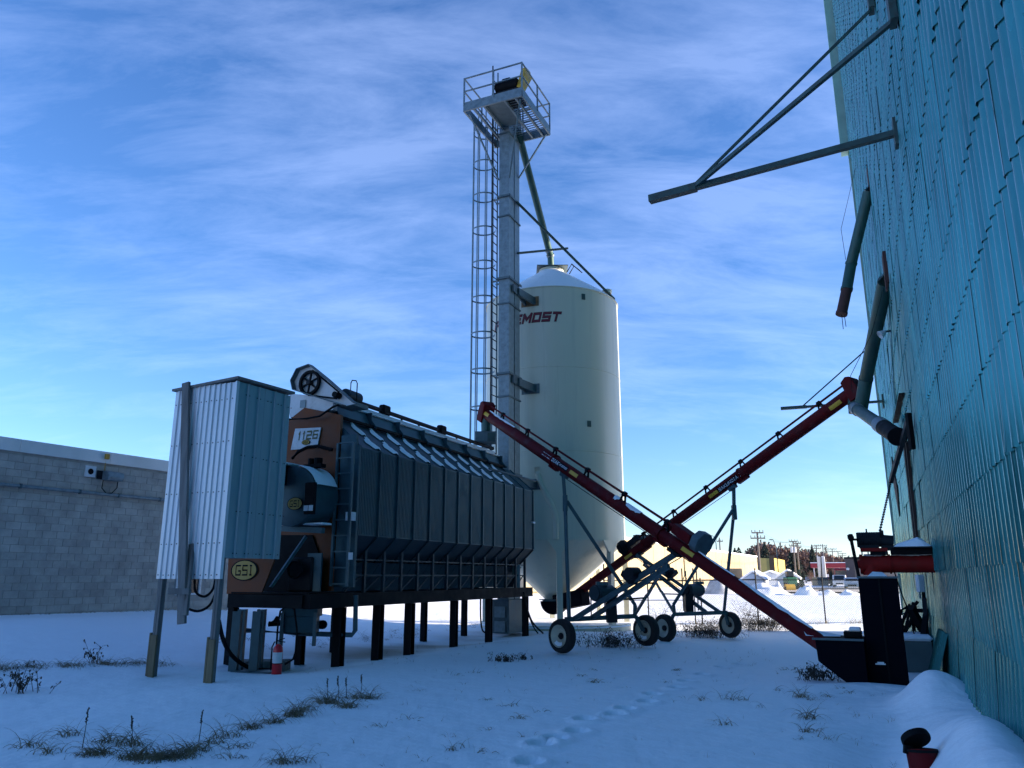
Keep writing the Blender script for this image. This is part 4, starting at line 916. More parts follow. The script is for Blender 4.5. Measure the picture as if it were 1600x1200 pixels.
def auger(name, low, high, W0, W1, label, read, r0, px_apex, px_arm, px_guard, px_text, px_decals, snow, guard_col, boot):
    low, high = Vector(low), Vector(high); d = (high-low).normalized(); Ln = (high-low).length
    t = thing(name, (W0[0]/2+W1[0]/2, W0[1]/2+W1[1]/2, 0), label, 'auger', 'red grain augers on wheels')
    s = d.cross(Vector((0, 0, 1))).normalized(); up = s.cross(d).normalized()
    if up.z < 0: up = -up
    pt = lambda f: low+(high-low)*f
    def f_px(px):
        a, b = 0., 1.; inc = proj(pt(1))[0] > proj(pt(0))[0]
        for _ in range(30):
            m = (a+b)/2
            if (proj(pt(m))[0] < px) == inc: a = m
            else: b = m
        return a
    toc = Vector((0, 0, CAM_H))-pt(.5); nrm = (toc-d*toc.dot(d)).normalized()
    secs = [(0, .34, r0), (.34, .68, r0*1.10), (.68, 1.0, r0*1.22)]
    for a, b, r_ in secs:
        MB().tube(pt(a), pt(b), r_, 24).build('tube', RED, t, smooth=True)
    for f, r_ in ((.34, r0*1.25), (.68, r0*1.36)):
        MB().tube(pt(f)-d*.02, pt(f)+d*.02, r_, 20).build('tube_flange', RED, t, smooth=True)
        MB().bar(pt(f)-up*(r_*1.0)-d*.18, pt(f)-up*r_*1.0+d*.18, .10, .06, up=up).build('clamp', RED, t)
    # head
    H = pt(1.0)
    hx = [(-.14, -.24), (.16, -.24), (.20, .02), (.17, .30), (.07, .36), (-.10, .30)]
    mb = MB(); vs = []
    for k in (-.19, .19):
        for a, b in hx: vs.append(H+d*a+up*b+s*k)
    mb.add(vs, [tuple(range(6)), tuple(range(6, 12))[::-1]]+[(i_, 6+i_, 6+(i_+1) % 6, (i_+1) % 6) for i_ in range(6)]); mb.build('head_cover', RED, t, bevel=.012)
    MB().tube(H-up*.1-d*.05, H-Vector((0, 0, .52))-d*.02, .15, 16).build('discharge_spout', GRN if boot == 'hopper' else GRN, t, smooth=True)
    if boot == 'hopper':
        q = H-Vector((0, 0, .55)); MB().box(q.x-.30, q.x+.28, q.y-.25, q.y+.25, q.z-.30, q.z).build('catch_box', GALVD, t, bevel=.006); MB().box(q.x+.05, q.x+.26, q.y-.262, q.y-.251, q.z-.28, q.z-.04).build('catch_door', GRNB, t)
    # drive shaft and bearings above the tube
    fg = f_px(px_guard); sh = lambda f: pt(f)+up*(r0*1.1+.15)
    MB().tube(sh(fg), sh(.985), .028, 8).build('drive_shaft', RED, t, smooth=True)
    nb = 6
    for k in range(nb):
        f = fg+(.97-fg)*(k+.6)/nb
        mb = MB().bar(pt(f)+up*r0*.9-d*.09, sh(f)-d*.02+up*.04, .03, .04, up=s).bar(pt(f)+up*r0*.9+d*.09, sh(f)+d*.02+up*.04, .03, .04, up=s).bar(sh(f)-d*.05, sh(f)+d*.05, .09, .09, up=up)
        mb.build('shaft_bearing', BLK, t)
    # belt guard
    g = pt(fg); hexa = []
    gr = .235
    for k in (-1, 1):
        for i_ in range(8):
            a = i_*math.pi/4+.3; hexa.append(g+up*(.26+math.sin(a)*gr)+s*(math.cos(a)*gr+(.10))+d*(-.03+k*.09))
    MB().add(hexa, [tuple(range(8)), tuple(range(8, 16))[::-1]]+[(i_, 8+i_, 8+(i_+1) % 8, (i_+1) % 8) for i_ in range(8)]).build('belt_guard', guard_col, t, bevel=.01)
    MB().bar(g+up*.26+d*.1, g+up*.28+d*.62, .22, .20, up=up).build('gearbox', RED if boot == 'hopper' else DKS, t, bevel=.02)
    if snow:
        mb = MB()
        for f0, f1, wd in snow:
            n_ = 10; vs = []
            for q in range(n_+1):
                f = f0+(f1-f0)*q/n_; rr = r0*(1.0 if f < .34 else 1.10 if f < .68 else 1.22); w_ = wd*(.45+.55*math.sin(math.pi*q/n_))*rnd.uniform(.7, 1.1); sh_ = rnd.uniform(-.02, .02)
                for k in range(5):
                    a = (k-2)/2*w_+sh_; e_ = .004+.018*(1-abs(k-2)/2)
                    vs.append(pt(f)+up*math.cos(a)*(rr+e_)+nrm_side(s, nrm)*math.sin(a)*(rr+e_))
            MB().add(vs, [(q*5+k, q*5+k+1, q*5+k+6, q*5+k+5) for q in range(n_) for k in range(4)]).build('snow_cap', SNOW, t, smooth=True)
    # decals
    rd = d if read > 0 else -d
    for px in px_decals:
        f = f_px(px); rr = r0*(1.0 if f < .34 else 1.10 if f < .68 else 1.22); yd = nrm.cross(rd).normalized(); 
        c = pt(f)
        q = []
        for k in range(5):
            a = (k-2)*.16; nn = nrm*math.cos(a)+yd*math.sin(a)
            for m_ in (-.17, .17): q.append(c+nn*(rr+.004)+rd*m_)
        MB().add(q, [(2*k, 2*k+1, 2*k+3, 2*k+2) for k in range(4)]).build('warning_decal', YEL, t)
    f = f_px(px_text); rr = r0*(1.0 if f < .34 else 1.10 if f < .68 else 1.22); yd = nrm.cross(rd).normalized(); c = pt(f)
    MB().bar(c+nrm*(rr+.000)-rd*.62, c+nrm*(rr+.000)+rd*.62, .12, .008, up=nrm).build('name_plate', BLK, t)
    mb = MB(); plate_text(mb, 'SAKUNDIAK', c+nrm*(rr+.010)-rd*.17, rd, yd, .125, .82, .2, .0, .0); plate_text(mb, 'HD SERIES', c+nrm*(rr+.010)+rd*.43, rd, yd, .075, .34, .2, .0, .0)
    mb.build('lettering', WHT, t)
    # undercarriage
    W0, W1 = Vector(W0), Vector(W1); ax = (W1-W0); ax.z = 0; ax.normalize()
    zb = .34
    b0, b1 = W0+ax*.22+Vector((0, 0, zb)), W1-ax*.36+Vector((0, 0, zb))
    MB().bar(b0-ax*.1, b1, .09, .10).build('axle_beam', FRM, t)
    wheel(W0, ax, W0.z if False else .36, t); wheel(W1, ax, .36, t)
    sp = MB().bar(W1-ax*.1, b1, .08, .06).bar(W0+ax*.08, b0-ax*.05, .08, .06); sp.build('spindle', FRM, t)
    fa = f_px(px_apex); AP = pt(fa)-up*(r0*1.1+.03); K = AP-Vector((0, 0, .62))+ax*.02
    MB().tube(b0+Vector((0, 0, .02)), K, .045, 8).build('lift_leg', FRM, t, smooth=True)
    MB().tube(b1+Vector((0, 0, .25)), K+ax*.06, .045, 8).tube(b1+Vector((0, 0, .25)), b1-ax*.03-Vector((0, 0, .05)), .05, 8).build('lift_leg', FRM, t, smooth=True)
    MB().bar(K-Vector((0, 0, .25)), K+Vector((0, 0, .14)), .11, .15).bar(K, AP-ax*.03, .08, .10).bar(AP-d*.14, AP+d*.12, .12, .10, up=up).build('lift_knuckle', FRM, t, bevel=.01)
    fr = f_px(px_arm); Q = pt(fr)-up*(r0+.03)
    MB().bar(Q-d*.16, Q+d*.16, .16, .07, up=up).build('arm_clamp', DKS, t)
    o1 = b0+ax*.15; o2 = b0+ax*.70; o3 = b1+Vector((0, 0, .05))
    MB().bar(o1, Q+s*.10, .075, .095).build('lower_arm', FRM, t)
    MB().bar(o2, Q-up*.30-s*.06, .075, .095).build('lower_arm', FRM, t)
    kk = o3.lerp(Q, .34)+Vector((0, 0, -.0))+ax*.0
    MB().bar(o3, kk-ax*.02, .05, .06).bar(kk, Q-up*.1-s*.1, .05, .06).build('lower_arm', FRM, t)
    for f in (.30, .55, .78): MB().bar(o1.lerp(Q+s*.10, f), o3.lerp(Q-s*.1, f), .04, .035).build('cross_tie', DKS, t)
    e = o2.lerp(Q, .22)+Vector((0, 0, .26)); m0 = e-ax*.26
    mo = MB().tube(m0-ax*.12, m0+ax*.36, .175, 20).tube(m0-ax*.17, m0-ax*.12, .15, 20).build('motor', mat('motor blue grey', (.03, .05, .06), .5, .2, .15, 4), t, smooth=True)
    MB().box(m0.x-.05, m0.x+.2, m0.y-.05, m0.y+.2, m0.z+.16, m0.z+.24).build('terminal_box', FRM, mo)
    MB().bar(e+ax*.10-Vector((0, 0, .10)), e+ax*.12-Vector((0, 0, .62)), .22, .26).build('motor_bracket', DKS, t)
    MB().lathe([(0, -.03), (.12, -.03), (.10, 0), (.12, .03), (0, .03)], 18, m0+ax*.46, ax).build('motor_sheave', DKS, t, smooth=True)
    MB().bar(m0+ax*.46+up*.1, g+up*.45+s*.12, .02, .012).bar(m0+ax*.46-up*.1, g+up*.18+s*.12, .02, .012).build('drive_belt', BLK, t)
    # winch and cable
    wn = o1.lerp(Q, .62); MB().tube(wn-ax*.15+Vector((0, 0, .12)), wn+ax*.12+Vector((0, 0, .12)), .13, 14).bar(wn-Vector((0, 0, .04)), wn+d*.3-Vector((0, 0, .0)), .2, .12).build('winch', DKS, t)
    MB().tube(AP-up*.05, pt(fg)-up*(r0+.02), .009, 5).build('winch_cable', BLK, t)
    if boot == 'hopper': hk = pt(fr-.02)-up*(r0); MB().path([hk, hk-Vector((0, 0, .35)), hk-Vector((.03, 0, .42)), hk-Vector((-.02, 0, .47)), hk-Vector((-.03, 0, .40))], .010, 6).build('hook', DKS, t)
    return t, pt, d, up, s
def nrm_side(s, nrm): return s if s.dot(nrm) > 0 else -s
tA, ptA, dA, upA, sA = auger('grain_auger', (4.93, 12.37, .46), (-.75, 22.0, 6.18), (1.09, 17.6, .34), (3.22, 19.4, .34),
    'red grain auger sloping up from the black hopper toward the dryer top, crossing in front', -1, .124, 884, 1058, 1082, 872, (765, 902, 1080), [(.04, .17, .55), (.18, .26, .2), (.86, .985, .5), (.40, .44, .9), (.46, .475, .9)], GALVD, 'hopper')
tB, ptB, dB, upB, sB = auger('grain_auger', (1.8, 26.4, .80), (8.2, 18.0, 5.90), (6.22, 23.0, .26), (4.08, 21.55, .26),
    'red grain auger rising from under the bin cone to the teal wall, crossing behind', 1, .130, 1141, 995, 984, 1150, (985, 1118, 1308), [], BLK, 'bin')
# intake boot under the cone
t = thing('auger_boot', (1.5, 26.7, 0), 'dark curved intake boot under the bin cone', 'auger boot')
MB().lathe([(.0, -.28), (.42, -.28), (.42, .28), (0, .28)], 20, (1.42, 26.6, .80), (.3, 1, 0), R(180), R(360)).build('pan', NAVY, t, smooth=True)
MB().box(1.02, 2.0, 26.35, 26.95, .80, .86).build('pan_lip', GALVD, t)
MB().bar((1.5, 26.6, .74), (2.35, 25.6, .96), .42, .5).build('shroud', NAVY, t, bevel=.03)
MB().bar((.9, 26.3, .86), (1.5, 26.5, .82), .05, .03).build('slide_gate_handle', GALVD, t)

# ================================================================ black hopper, column, red unloading auger
hp = thing('intake_hopper', tuple(FW @ Vector((-.2, 13.7, 0))), 'black steel intake hopper with sloping underside and upright housing beside the teal wall', 'hopper')
MB(FW).prism([(-.80, .68), (-.12, .68), (-.12, -.12), (-.20, -.10), (-.78, .36)], 13.10, 14.02).build('hopper_body', NAVY, hp, bevel=.008)
MB(FW).box(-.84, -.12, 13.07, 13.10, .665, .695).build('hopper_rim', GALVD, hp)
MB(FW).box(-.115, .43, 13.36, 14.10, -.15, 1.57).build('upright_housing', NAVY, hp, bevel=.008)
MB(FW).box(.16, .185, 13.345, 13.36, -.1, 1.56).build('housing_seam', BLK, hp)
MB(FW).box(-.13, .44, 13.34, 14.12, 1.57, 1.60).build('housing_rim', OCH if False else GALVD, hp)
MB(FW).add([(.02, 13.4, 1.60), (.30, 13.4, 1.60), (.30, 14.0, 1.60), (.02, 14.0, 1.60), (.10, 13.5, 1.67), (.24, 13.5, 1.66), (.22, 13.9, 1.66), (.10, 13.9, 1.67)], [(4, 5, 6, 7), (0, 1, 5, 4), (1, 2, 6, 5), (2, 3, 7, 6), (3, 0, 4, 7)]).build('snow_cap', SNOW, hp, smooth=True)
MB(FW).box(.03, .12, 13.335, 13.358, .34, .36).box(-.0, .14, 13.30, 13.358, .325, .34).build('snowy_ledge', SNOW, hp)
MB(FW).box(-.40, -.14, 13.45, 13.85, .69, .77).build('hatch', BLK, hp, bevel=.006); MB(FW).box(-.32, -.15, 13.5, 13.8, .775, .83).build('snow_cap', SNOW, hp, bevel=.015)
MB(FW).add([(-.95, 13.42, .70), (-.84, 13.40, .70), (-.45, 13.45, .70), (-.45, 13.8, .70), (-.8, 13.8, .76), (-1.02, 13.6, .86), (-.86, 13.6, .78)], [(0, 1, 6), (1, 2, 6), (2, 3, 6), (3, 4, 6), (4, 5, 6), (5, 0, 6)]).build('snow_heap', SNOW, hp, smooth=True)
ra = thing('unloading_auger', tuple(FW @ Vector((.4, 14.0, 1.6))), 'short horizontal faded red auger with a motor on top, coming out of the teal wall', 'auger')
MB(FW).tube((-.02, 14.0, 1.79), (1.04, 14.0, 1.79), .135, 24).build('tube', RED2, ra, smooth=True)
MB(FW).tube((-.07, 14.0, 1.79), (-.02, 14.0, 1.79), .155, 12).tube((-.10, 14.0, 1.79), (-.07, 14.0, 1.79), .07, 10).build('end_flange', RED2, ra, smooth=True)
MB(FW).tube((.10, 14.0, 1.62), (.10, 14.0, 1.79), .14, 20).build('outlet', RED2, ra, smooth=True)
MB(FW).tube((.36, 14.0, 1.79), (.385, 14.0, 1.79), .155, 18).build('flange', RED2, ra, smooth=True)
mb = MB(FW)
for a0, a1 in ((.0, .32), (.40, .98)):
    n_ = 12; vs = []
    for q in range(n_+1):
        x = a0+(a1-a0)*q/n_; w_ = .55*(.55+.45*math.sin(math.pi*q/n_))*rnd.uniform(.75, 1.1)
        for k in range(5): 
            a = (k-2)/2*w_; e = .139+.02*(1-abs(k-2)/2); vs.append((x, 14.0-math.sin(a)*e, 1.79+math.cos(a)*e))
    mb.add(vs, [(q*5+k, q*5+k+1, q*5+k+6, q*5+k+5) for q in range(n_) for k in range(4)])
mb.build('snow_cap', SNOW, ra, smooth=True)
MB(FW).box(-.04, .36, 13.86, 14.14, 1.985, 2.04).build('motor_plate', RED2, ra, bevel=.008)
for x in (-.02, .07, .33): MB(FW).box(x-.01, x+.01, 13.9, 13.92, 1.93, 1.985).build('jack_bolt', GALV, ra)
MB(FW).box(.10, .36, 13.9, 14.1, 1.93, 1.984).build('plate_block', BLK, ra)
mo = MB(FW); 
for k in range(11): mo.lathe([(.118, 0), (.124, .008), (.124, .018), (.118, .026)], 22, (-.06+k*.028, 14.0, 2.175), (1, 0, 0))
mo.tube((-.08, 14.0, 2.175), (.27, 14.0, 2.175), .118, 22).box(-.05, .24, 13.90, 14.10, 2.04, 2.09)
mo.build('motor', DKS, ra, smooth=True)
MB(FW).tube((.08, 14.0, 2.29), (.08, 14.0, 2.35), .012, 6).build('lifting_eye', DKS, ra)
MB(FW).tube((.27, 14.0, 2.16), (.46, 14.0, 2.14), .095, 16).box(.27, .46, 13.92, 14.08, 2.0, 2.08).tube((.30, 14.0, 2.2), (.30, 14.0, 2.32), .03, 8).build('gear_head', DKS, ra, smooth=True)
MB(FW).box(.44, 1.0, 13.75, 14.25, 2.03, 2.05).build('cover_shelf', DKS, ra); MB(FW).box(.40, .98, 13.85, 14.15, 1.935, 2.03).build('belt_case', BLK, ra, bevel=.01)
sn = [(.45, 2.05), (.50, 2.10), (.66, 2.15), (.80, 2.20), (.86, 2.17), (.94, 2.10), (.99, 2.05)]
mb = MB(FW); vs = []
for j, yy in enumerate((13.74, 13.80, 13.95, 14.10, 14.24)):
    k = (0, .75, 1, .9, 0)[j]
    for x, z in sn: vs.append((x+rnd.uniform(-.01, .01), yy, 2.052+(z-2.05)*k))
mb.add(vs, [(j*7+i_, j*7+i_+1, j*7+8+i_, j*7+7+i_) for j in range(4) for i_ in range(6)]).build('snow_heap', SNOW, ra, smooth=True)
t = thing('steel_post', tuple(FW @ Vector((-.15, 13.7, 1.57))), 'black upright pipe with knobbed top standing on the black hopper housing corner', 'post')
MB(FW).tube((-.10, 13.66, 1.57), (-.16, 13.66, 2.20), .026, 10).build('pipe', BLK, t, smooth=True); MB(FW).lathe([(0, -.05), (.05, -.04), (.06, 0), (.05, .04), (0, .05)], 12, (-.16, 13.66, 2.2), (1, 0, .2)).tube((-.16, 13.66, 2.17), (-.06, 13.75, 2.17), .02, 6).build('knob', BLK, t, smooth=True)
cable('thin black cable hanging from the red auger to the ground', [FW @ Vector((.42, 13.95, 1.66)), FW @ Vector((.50, 14.1, 1.3)), FW @ Vector((.58, 14.3, 1.0)), FW @ Vector((.62, 14.6, .7))], .010)
t = thing('wall_switch_box', tuple(wallpt(1440, 925, .8)), 'grey electrical box on a dark post by the teal wall under the red auger', 'electrical box')
a = wallpt(1432, 899, .86); b = wallpt(1447, 925, .86); L_a = (FW.inverted() @ a); 
bx = P(1432, 898, 15.0); by = P(1447, 925, 15.0)
MB().box(bx.x, by.x, 14.95, 15.08, by.z, bx.z).build('box', WHT, t, bevel=.006); pz = P(1442, 925, 15.05)
MB().tube((pz.x, 15.03, by.z), (pz.x-.02, 15.03, .0), .035, 8).build('post', BLK, t, smooth=True)
MB().tube((bx.x+.03, 15.02, by.z), (bx.x+.03, 15.02, by.z-.12), .02, 6).tube((bx.x+.12, 15.02, by.z), (bx.x+.12, 15.02, by.z-.1), .02, 6).tube((by.x, 15.02, by.z-.06), (by.x+.15, 15.0, by.z-.04), .018, 6).build('conduit_fitting', GALV, t)
t = thing('water_trough', tuple(FW @ Vector((.7, 16.3, 0))), 'grey-green metal tub capped with snow, tucked between black hopper and teal wall', 'tub')
TUB = mat('tub grey green', (.09, .13, .13), .6, .2, .15, 3)
MB(FW).box(.40, .93, 15.7, 16.9, -.1, .50).build('tub', TUB, t, bevel=.01); MB(FW).box(.38, .95, 15.68, 16.92, .505, .60).build('snow_cap', SNOW, t, bevel=.04)
q = random.Random(3)
sticks = [((1404, 985), (1422, 948)), ((1408, 992), (1420, 960)), ((1403, 962), (1432, 952)), ((1412, 992), (1425, 965)), ((1417, 994), (1400, 958)), ((1422, 950), (1452, 1000)), ((1424, 958), (1428, 992)),
          ((1405, 955), (1430, 948)), ((1428, 954), (1454, 954)), ((1410, 975), (1421, 945)), ((1428, 950), (1434, 940)), ((1424, 950), (1427, 943)), ((1401, 968), (1408, 954)), ((1416, 985), (1430, 962))]
for k, (a, b) in enumerate(sticks):
    Ya = 14.9+q.uniform(-.2, .4)
    big = k == 5; hz = k == 8
    pa, pb_ = P(*a, Ya), P(*b, Ya+q.uniform(-.2, .3))
    mb = MB()
    if big: mb.bar(pa, pb_, .14, .10)
    elif hz: mb.bar(pa, pb_, .05, .07)
    else: mb.path([pa, pa.lerp(pb_, .5)+Vector((q.uniform(-.03, .03), 0, q.uniform(-.03, .03))), pb_], q.uniform(.022, .036), 7)
    lb = 'thick black timber leaning across the pile of rods beside the teal wall' if big else ('short black crossbar at the top right of the rod pile' if hz else 'black rod in the tangled pile on the snowy tub by the teal wall')
    mb.build('scrap_bar' if (big or hz) else 'scrap_rod', BLK, None, label=lb, cat='rod' if not big else 'timber', group='tangled black rods on the tub')
mb = MB(); pa, pb_ = P(1447, 958, 14.6), P(1436, 1050, 14.1); mb.bar(pa, pb_, .09, .05).build('leaning_plank', BLK, None, label='narrow black plank leaning upright in front of the snowy tub', cat='plank')
MB().bar(P(1444, 935, 14.7), P(1452, 1050, 14.2), .07, .05).build('leaning_plank', DKS, None, label='dark plank leaning on the teal wall right of the snowy tub', cat='plank')
# red pipe stub with open lid
t = thing('lidded_pipe', (3.24, 6.6, 0), 'dark red pipe stub with open black lid poking from the snow, bottom right', 'pipe')
MB().tube((3.22, 6.5, -.25), (3.235, 6.62, .27), .105, 28, .112).build('pipe', RED, t, smooth=True)
MB().lathe([(.0, 0), (.106, 0)], 24, (3.235, 6.62, .272), (0, .1, 1)).build('pipe_mouth', BLK, t)
MB().lathe([(.112, -.0), (.122, .0), (.122, .02), (.112, .02)], 28, (3.235, 6.62, .255), (0, .1, 1)).build('pipe_rim', BLK, t)
MB().lathe([(.0, -.02), (.108, -.02), (.113, .0), (.108, .03), (.0, .04)], 28, (3.235, 6.68, .335), (-.05, .80, .85)).build('lid', BLK, t, smooth=True)
MB().bar((3.12, 6.62, .24), (3.13, 6.62, .30), .05, .03).build('hinge', BLK, t)

# ================================================================ weeds and dead grass
def blade(mb, p, h, lean, az, w, q, bend=1.0):
    n = 5; vs = []; side = Vector((-math.sin(az+1.5), math.cos(az+1.5), 0))
    for k in range(n+1):
        t_ = k/n; a = lean*t_*bend
        pos = Vector(p)+Vector((math.cos(az)*math.sin(a)*h*t_, math.sin(az)*math.sin(a)*h*t_, math.cos(a)*h*t_)); ww = w*(1-t_*.8)
        vs += [pos-side*ww/2, pos+side*ww/2, pos+Vector((0, 0, ww*.5))]
    mb.add(vs, [(3*k+a, 3*k+b, 3*k+3+b, 3*k+3+a) for k in range(n) for a, b in ((0, 1), (1, 2), (2, 0))])
def tuft(mb, p, h, n, sp, q, lean=(.5, 2.3), w=.008):
    for _ in range(n):
        az = q.uniform(0, 6.28); r_ = q.uniform(0, sp)
        x, y = p[0]+math.cos(az)*r_, p[1]+math.sin(az)*r_*.7
        blade(mb, (x, y, gzz(x, y)-.02), h*q.uniform(.4, 1.1), q.uniform(*lean), q.uniform(0, 6.28), w*q.uniform(.6, 1.3), q)
def stalk(mb, p, h, q, head=True):
    h *= .8
    z = gzz(p[0], p[1])-.02; top = Vector((p[0]+q.uniform(-.08, .08)*h, p[1], z+h)); mb.path([(p[0], p[1], z), (p[0]+q.uniform(-.02, .02), p[1], z+h*.5), top], [.005, .004, .003], 4)
    if head:
        for k in range(14):
            c = Vector((p[0], p[1], z)).lerp(top, 1-k*.028); a = q.uniform(0, 6.28); mb.bar(c, c+Vector((math.cos(a)*.012, math.sin(a)*.012, .014)), .008, .008)
def brush(mb, p, h, n, sp, q):
    for _ in range(n):
        x, y = p[0]+q.gauss(0, sp*.5), p[1]+q.gauss(0, sp*.35); z = gzz(x, y)-.02; a = q.uniform(0, 6.28); ln = h*q.uniform(.4, 1.0)
        tip = Vector((x+math.cos(a)*ln*.45, y+math.sin(a)*ln*.3, z+ln*q.uniform(.5, 1))); mb.path([(x, y, z), Vector((x, y, z)).lerp(tip, .5)+Vector((0, 0, .02)), tip], [.006, .004, .003], 3)
        for k in range(5):
            c = Vector((x, y, z)).lerp(tip, q.uniform(.35, 1)); b = q.uniform(0, 6.28); l2 = ln*q.uniform(.12, .3)
            e = c+Vector((math.cos(b)*l2, math.sin(b)*l2*.6, l2*q.uniform(-.2, .8))); mb.bar(c, e, .004, .004)
            if q.random() < .7: mb.bar(e, e+Vector((q.uniform(-.02, .02), 0, -.03)), .018, .008)
q = random.Random(21)
gr_ = MB()
spots = [(45,1165,.25,16,.12),(75,1175,.22,16,.15),(105,1150,.28,14,.15),(150,1180,.22,50,.16),(165,1160,.25,20,.15),(205,1165,.3,26,.14),(215,1187,.22,70,.18),(245,1190,.16,90,.22),(275,1185,.18,80,.2),(300,1175,.25,40,.16),
 (335,1160,.22,14,.1),(355,1150,.26,16,.14),(372,1168,.16,14,.12),(392,1136,.26,34,.12),(428,1128,.24,30,.12),(460,1118,.34,55,.11),(480,1110,.3,14,.12),(512,1098,.32,48,.12),(540,1104,.26,34,.12),(555,1090,.28,22,.16),(578,1090,.28,24,.16),
 (360,1186,.14,12,.14),(440,1196,.26,22,.12),(468,1194,.22,8,.1),(590,1132,.10,10,.12),(640,1120,.14,10,.16),(712,1052,.12,12,.14),(740,1047,.12,12,.12),(650,1076,.1,12,.15),(635,1070,.07,8,.1),(760,1090,.12,10,.12),(703,1150,.12,5,.08),
 (725,1168,.2,7,.1),(752,1176,.18,7,.1),(705,1172,.14,10,.06),(808,1118,.14,20,.1),(765,1138,.12,6,.1),(820,1150,.12,5,.08),(797,1100,.16,8,.14),(838,1108,.14,8,.1),(928,1060,.2,16,.07),(905,1050,.12,10,.08),(930,1040,.12,8,.1),(980,1068,.1,6,.06),
 (940,1060,.1,8,.14),(1000,1020,.08,14,.2),(1055,1040,.14,12,.08),(1036,1058,.1,6,.08),(1095,1092,.28,10,.06),(1142,1090,.26,16,.12),(1165,1090,.2,7,.05),(1190,1103,.26,5,.05),(1132,1130,.2,12,.1),(1215,1075,.22,7,.04),
 (1250,1085,.28,26,.10),(1270,1090,.22,12,.08),(1295,1085,.2,7,.04),(1262,1120,.3,26,.10),(1262,1140,.2,18,.08),(1290,1150,.16,8,.1),(1250,1152,.1,7,.08),(1325,1082,.12,8,.08),(1315,1078,.1,8,.1),(1225,1040,.16,14,.2),(1250,1045,.2,16,.12)]
for x, y, h, n, sp in spots: tuft(gr_, G(x, y+4), h, int(n*(2.6 if y > 1075 and x < 620 else 1.5)), sp*1.15, q, w=.009)
for k in range(150):
    t_ = q.random(); x = -8.9+t_*3.2; y = 12.2+.62*(x+8)+q.gauss(0, .10)
    tuft(gr_, (x, y), .20, 9, .12, q)
for k in range(70):
    p = FW @ Vector((q.uniform(-13.3, -11.2), q.uniform(5, 25), 0)); p = FB @ Vector((.12+abs(q.gauss(0, .15)), q.uniform(0, 12.5), 0)); tuft(gr_, p, .13, 8, .1, q)
for k in range(110):
    X_ = q.uniform(2.5, 16); tuft(gr_, (X_, 29.2+q.gauss(0, .25)), .32, 9, .18, q, (.2, 1.4))
for k in range(70): 
    a = q.uniform(0, 1); p = FD @ Vector((q.uniform(-4.5, -2.2), q.uniform(1, 13), 0)); tuft(gr_, p, .2, 9, .15, q)
for k in range(260):
    x = q.uniform(-4, 6); y = q.uniform(6, 20)
    if (FW.inverted() @ Vector((x, y, 0))).x < .2: tuft(gr_, (x, y), .10, 3, .05, q, (.1, 1.4), .006)
o = gr_.build('dry_grass', GRASS, None, label='dry grass blades and tufts poking through the snow across the yard', cat='grass', kind='stuff')
def plant(nm, label, fn, cat='weed'):
    mb = MB(); fn(mb); return mb.build(nm, STEM, None, label=label, cat=cat)
def st_(mb, lst):
    for (x, y, h) in lst: stalk(mb, G(x, y), h, q)
plant('seed_stalk', 'tallest seed-headed stalk in the foreground grass, bottom left', lambda m: st_(m, [(128, 1172, .46)]))
plant('seed_stalk', 'seed-headed stalk left of the dark grass clump, above the second bottom-left tuft', lambda m: st_(m, [(204, 1172, .36)]))
plant('seed_stalk', 'seed-headed stalk at the right end of the dark foreground grass clump', lambda m: st_(m, [(310, 1162, .38)]))
for k_, (x_, y_, h_) in enumerate([(511, 1096, .34), (528, 1096, .38), (541, 1094, .34), (563, 1088, .34)]): plant('seed_stalk', ('first', 'second', 'third', 'fourth')[k_]+' from the left of four thin seed stalks below the fire extinguisher', lambda m: st_(m, [(x_, y_, h_)]))
plant('tall_weed', 'branching dead weed on the snow bank near the left edge', lambda m: brush(m, G(38, 1058, .25), .52, 22, .26, q))
plant('tall_weed', 'single upright leafy weed on the snow bank, below the block wall', lambda m: brush(m, G(148, 1030, .3), .52, 9, .06, q))
plant('dead_bush', 'dead bush lying under the axle of the front auger', lambda m: brush(m, G(958, 1010, -.03), .50, 130, .62, q), 'bush')
plant('dead_bush', 'dead bush between the two wheels of the rear auger', lambda m: brush(m, G(1100, 994, -.1), .62, 190, .85, q), 'bush')
plant('dead_bush', 'dead bush right of the rear auger wheels, by the fence', lambda m: brush(m, G(1192, 984, -.08), .66, 190, .85, q), 'bush')
plant('bare_shrub', 'bare twiggy shrub against the lit snow behind the rear auger', lambda m: brush(m, G(1170, 972, -.1), 1.25, 26, .30, q), 'bush')
plant('bare_shrub', 'bare twiggy shrub behind the gap between the auger axles', lambda m: brush(m, G(1035, 975, -.1), .95, 26, .35, q), 'bush')
plant('dead_bush', 'leafy dead weed patch just left of the black hopper base', lambda m: brush(m, G(1278, 1062), .34, 55, .34, q), 'bush')
plant('dead_bush', 'small dead weed cluster in open snow before the far dryer legs', lambda m: (brush(m, G(790, 1034), .22, 34, .26, q), brush(m, G(818, 1030), .16, 14, .12, q)), 'bush')
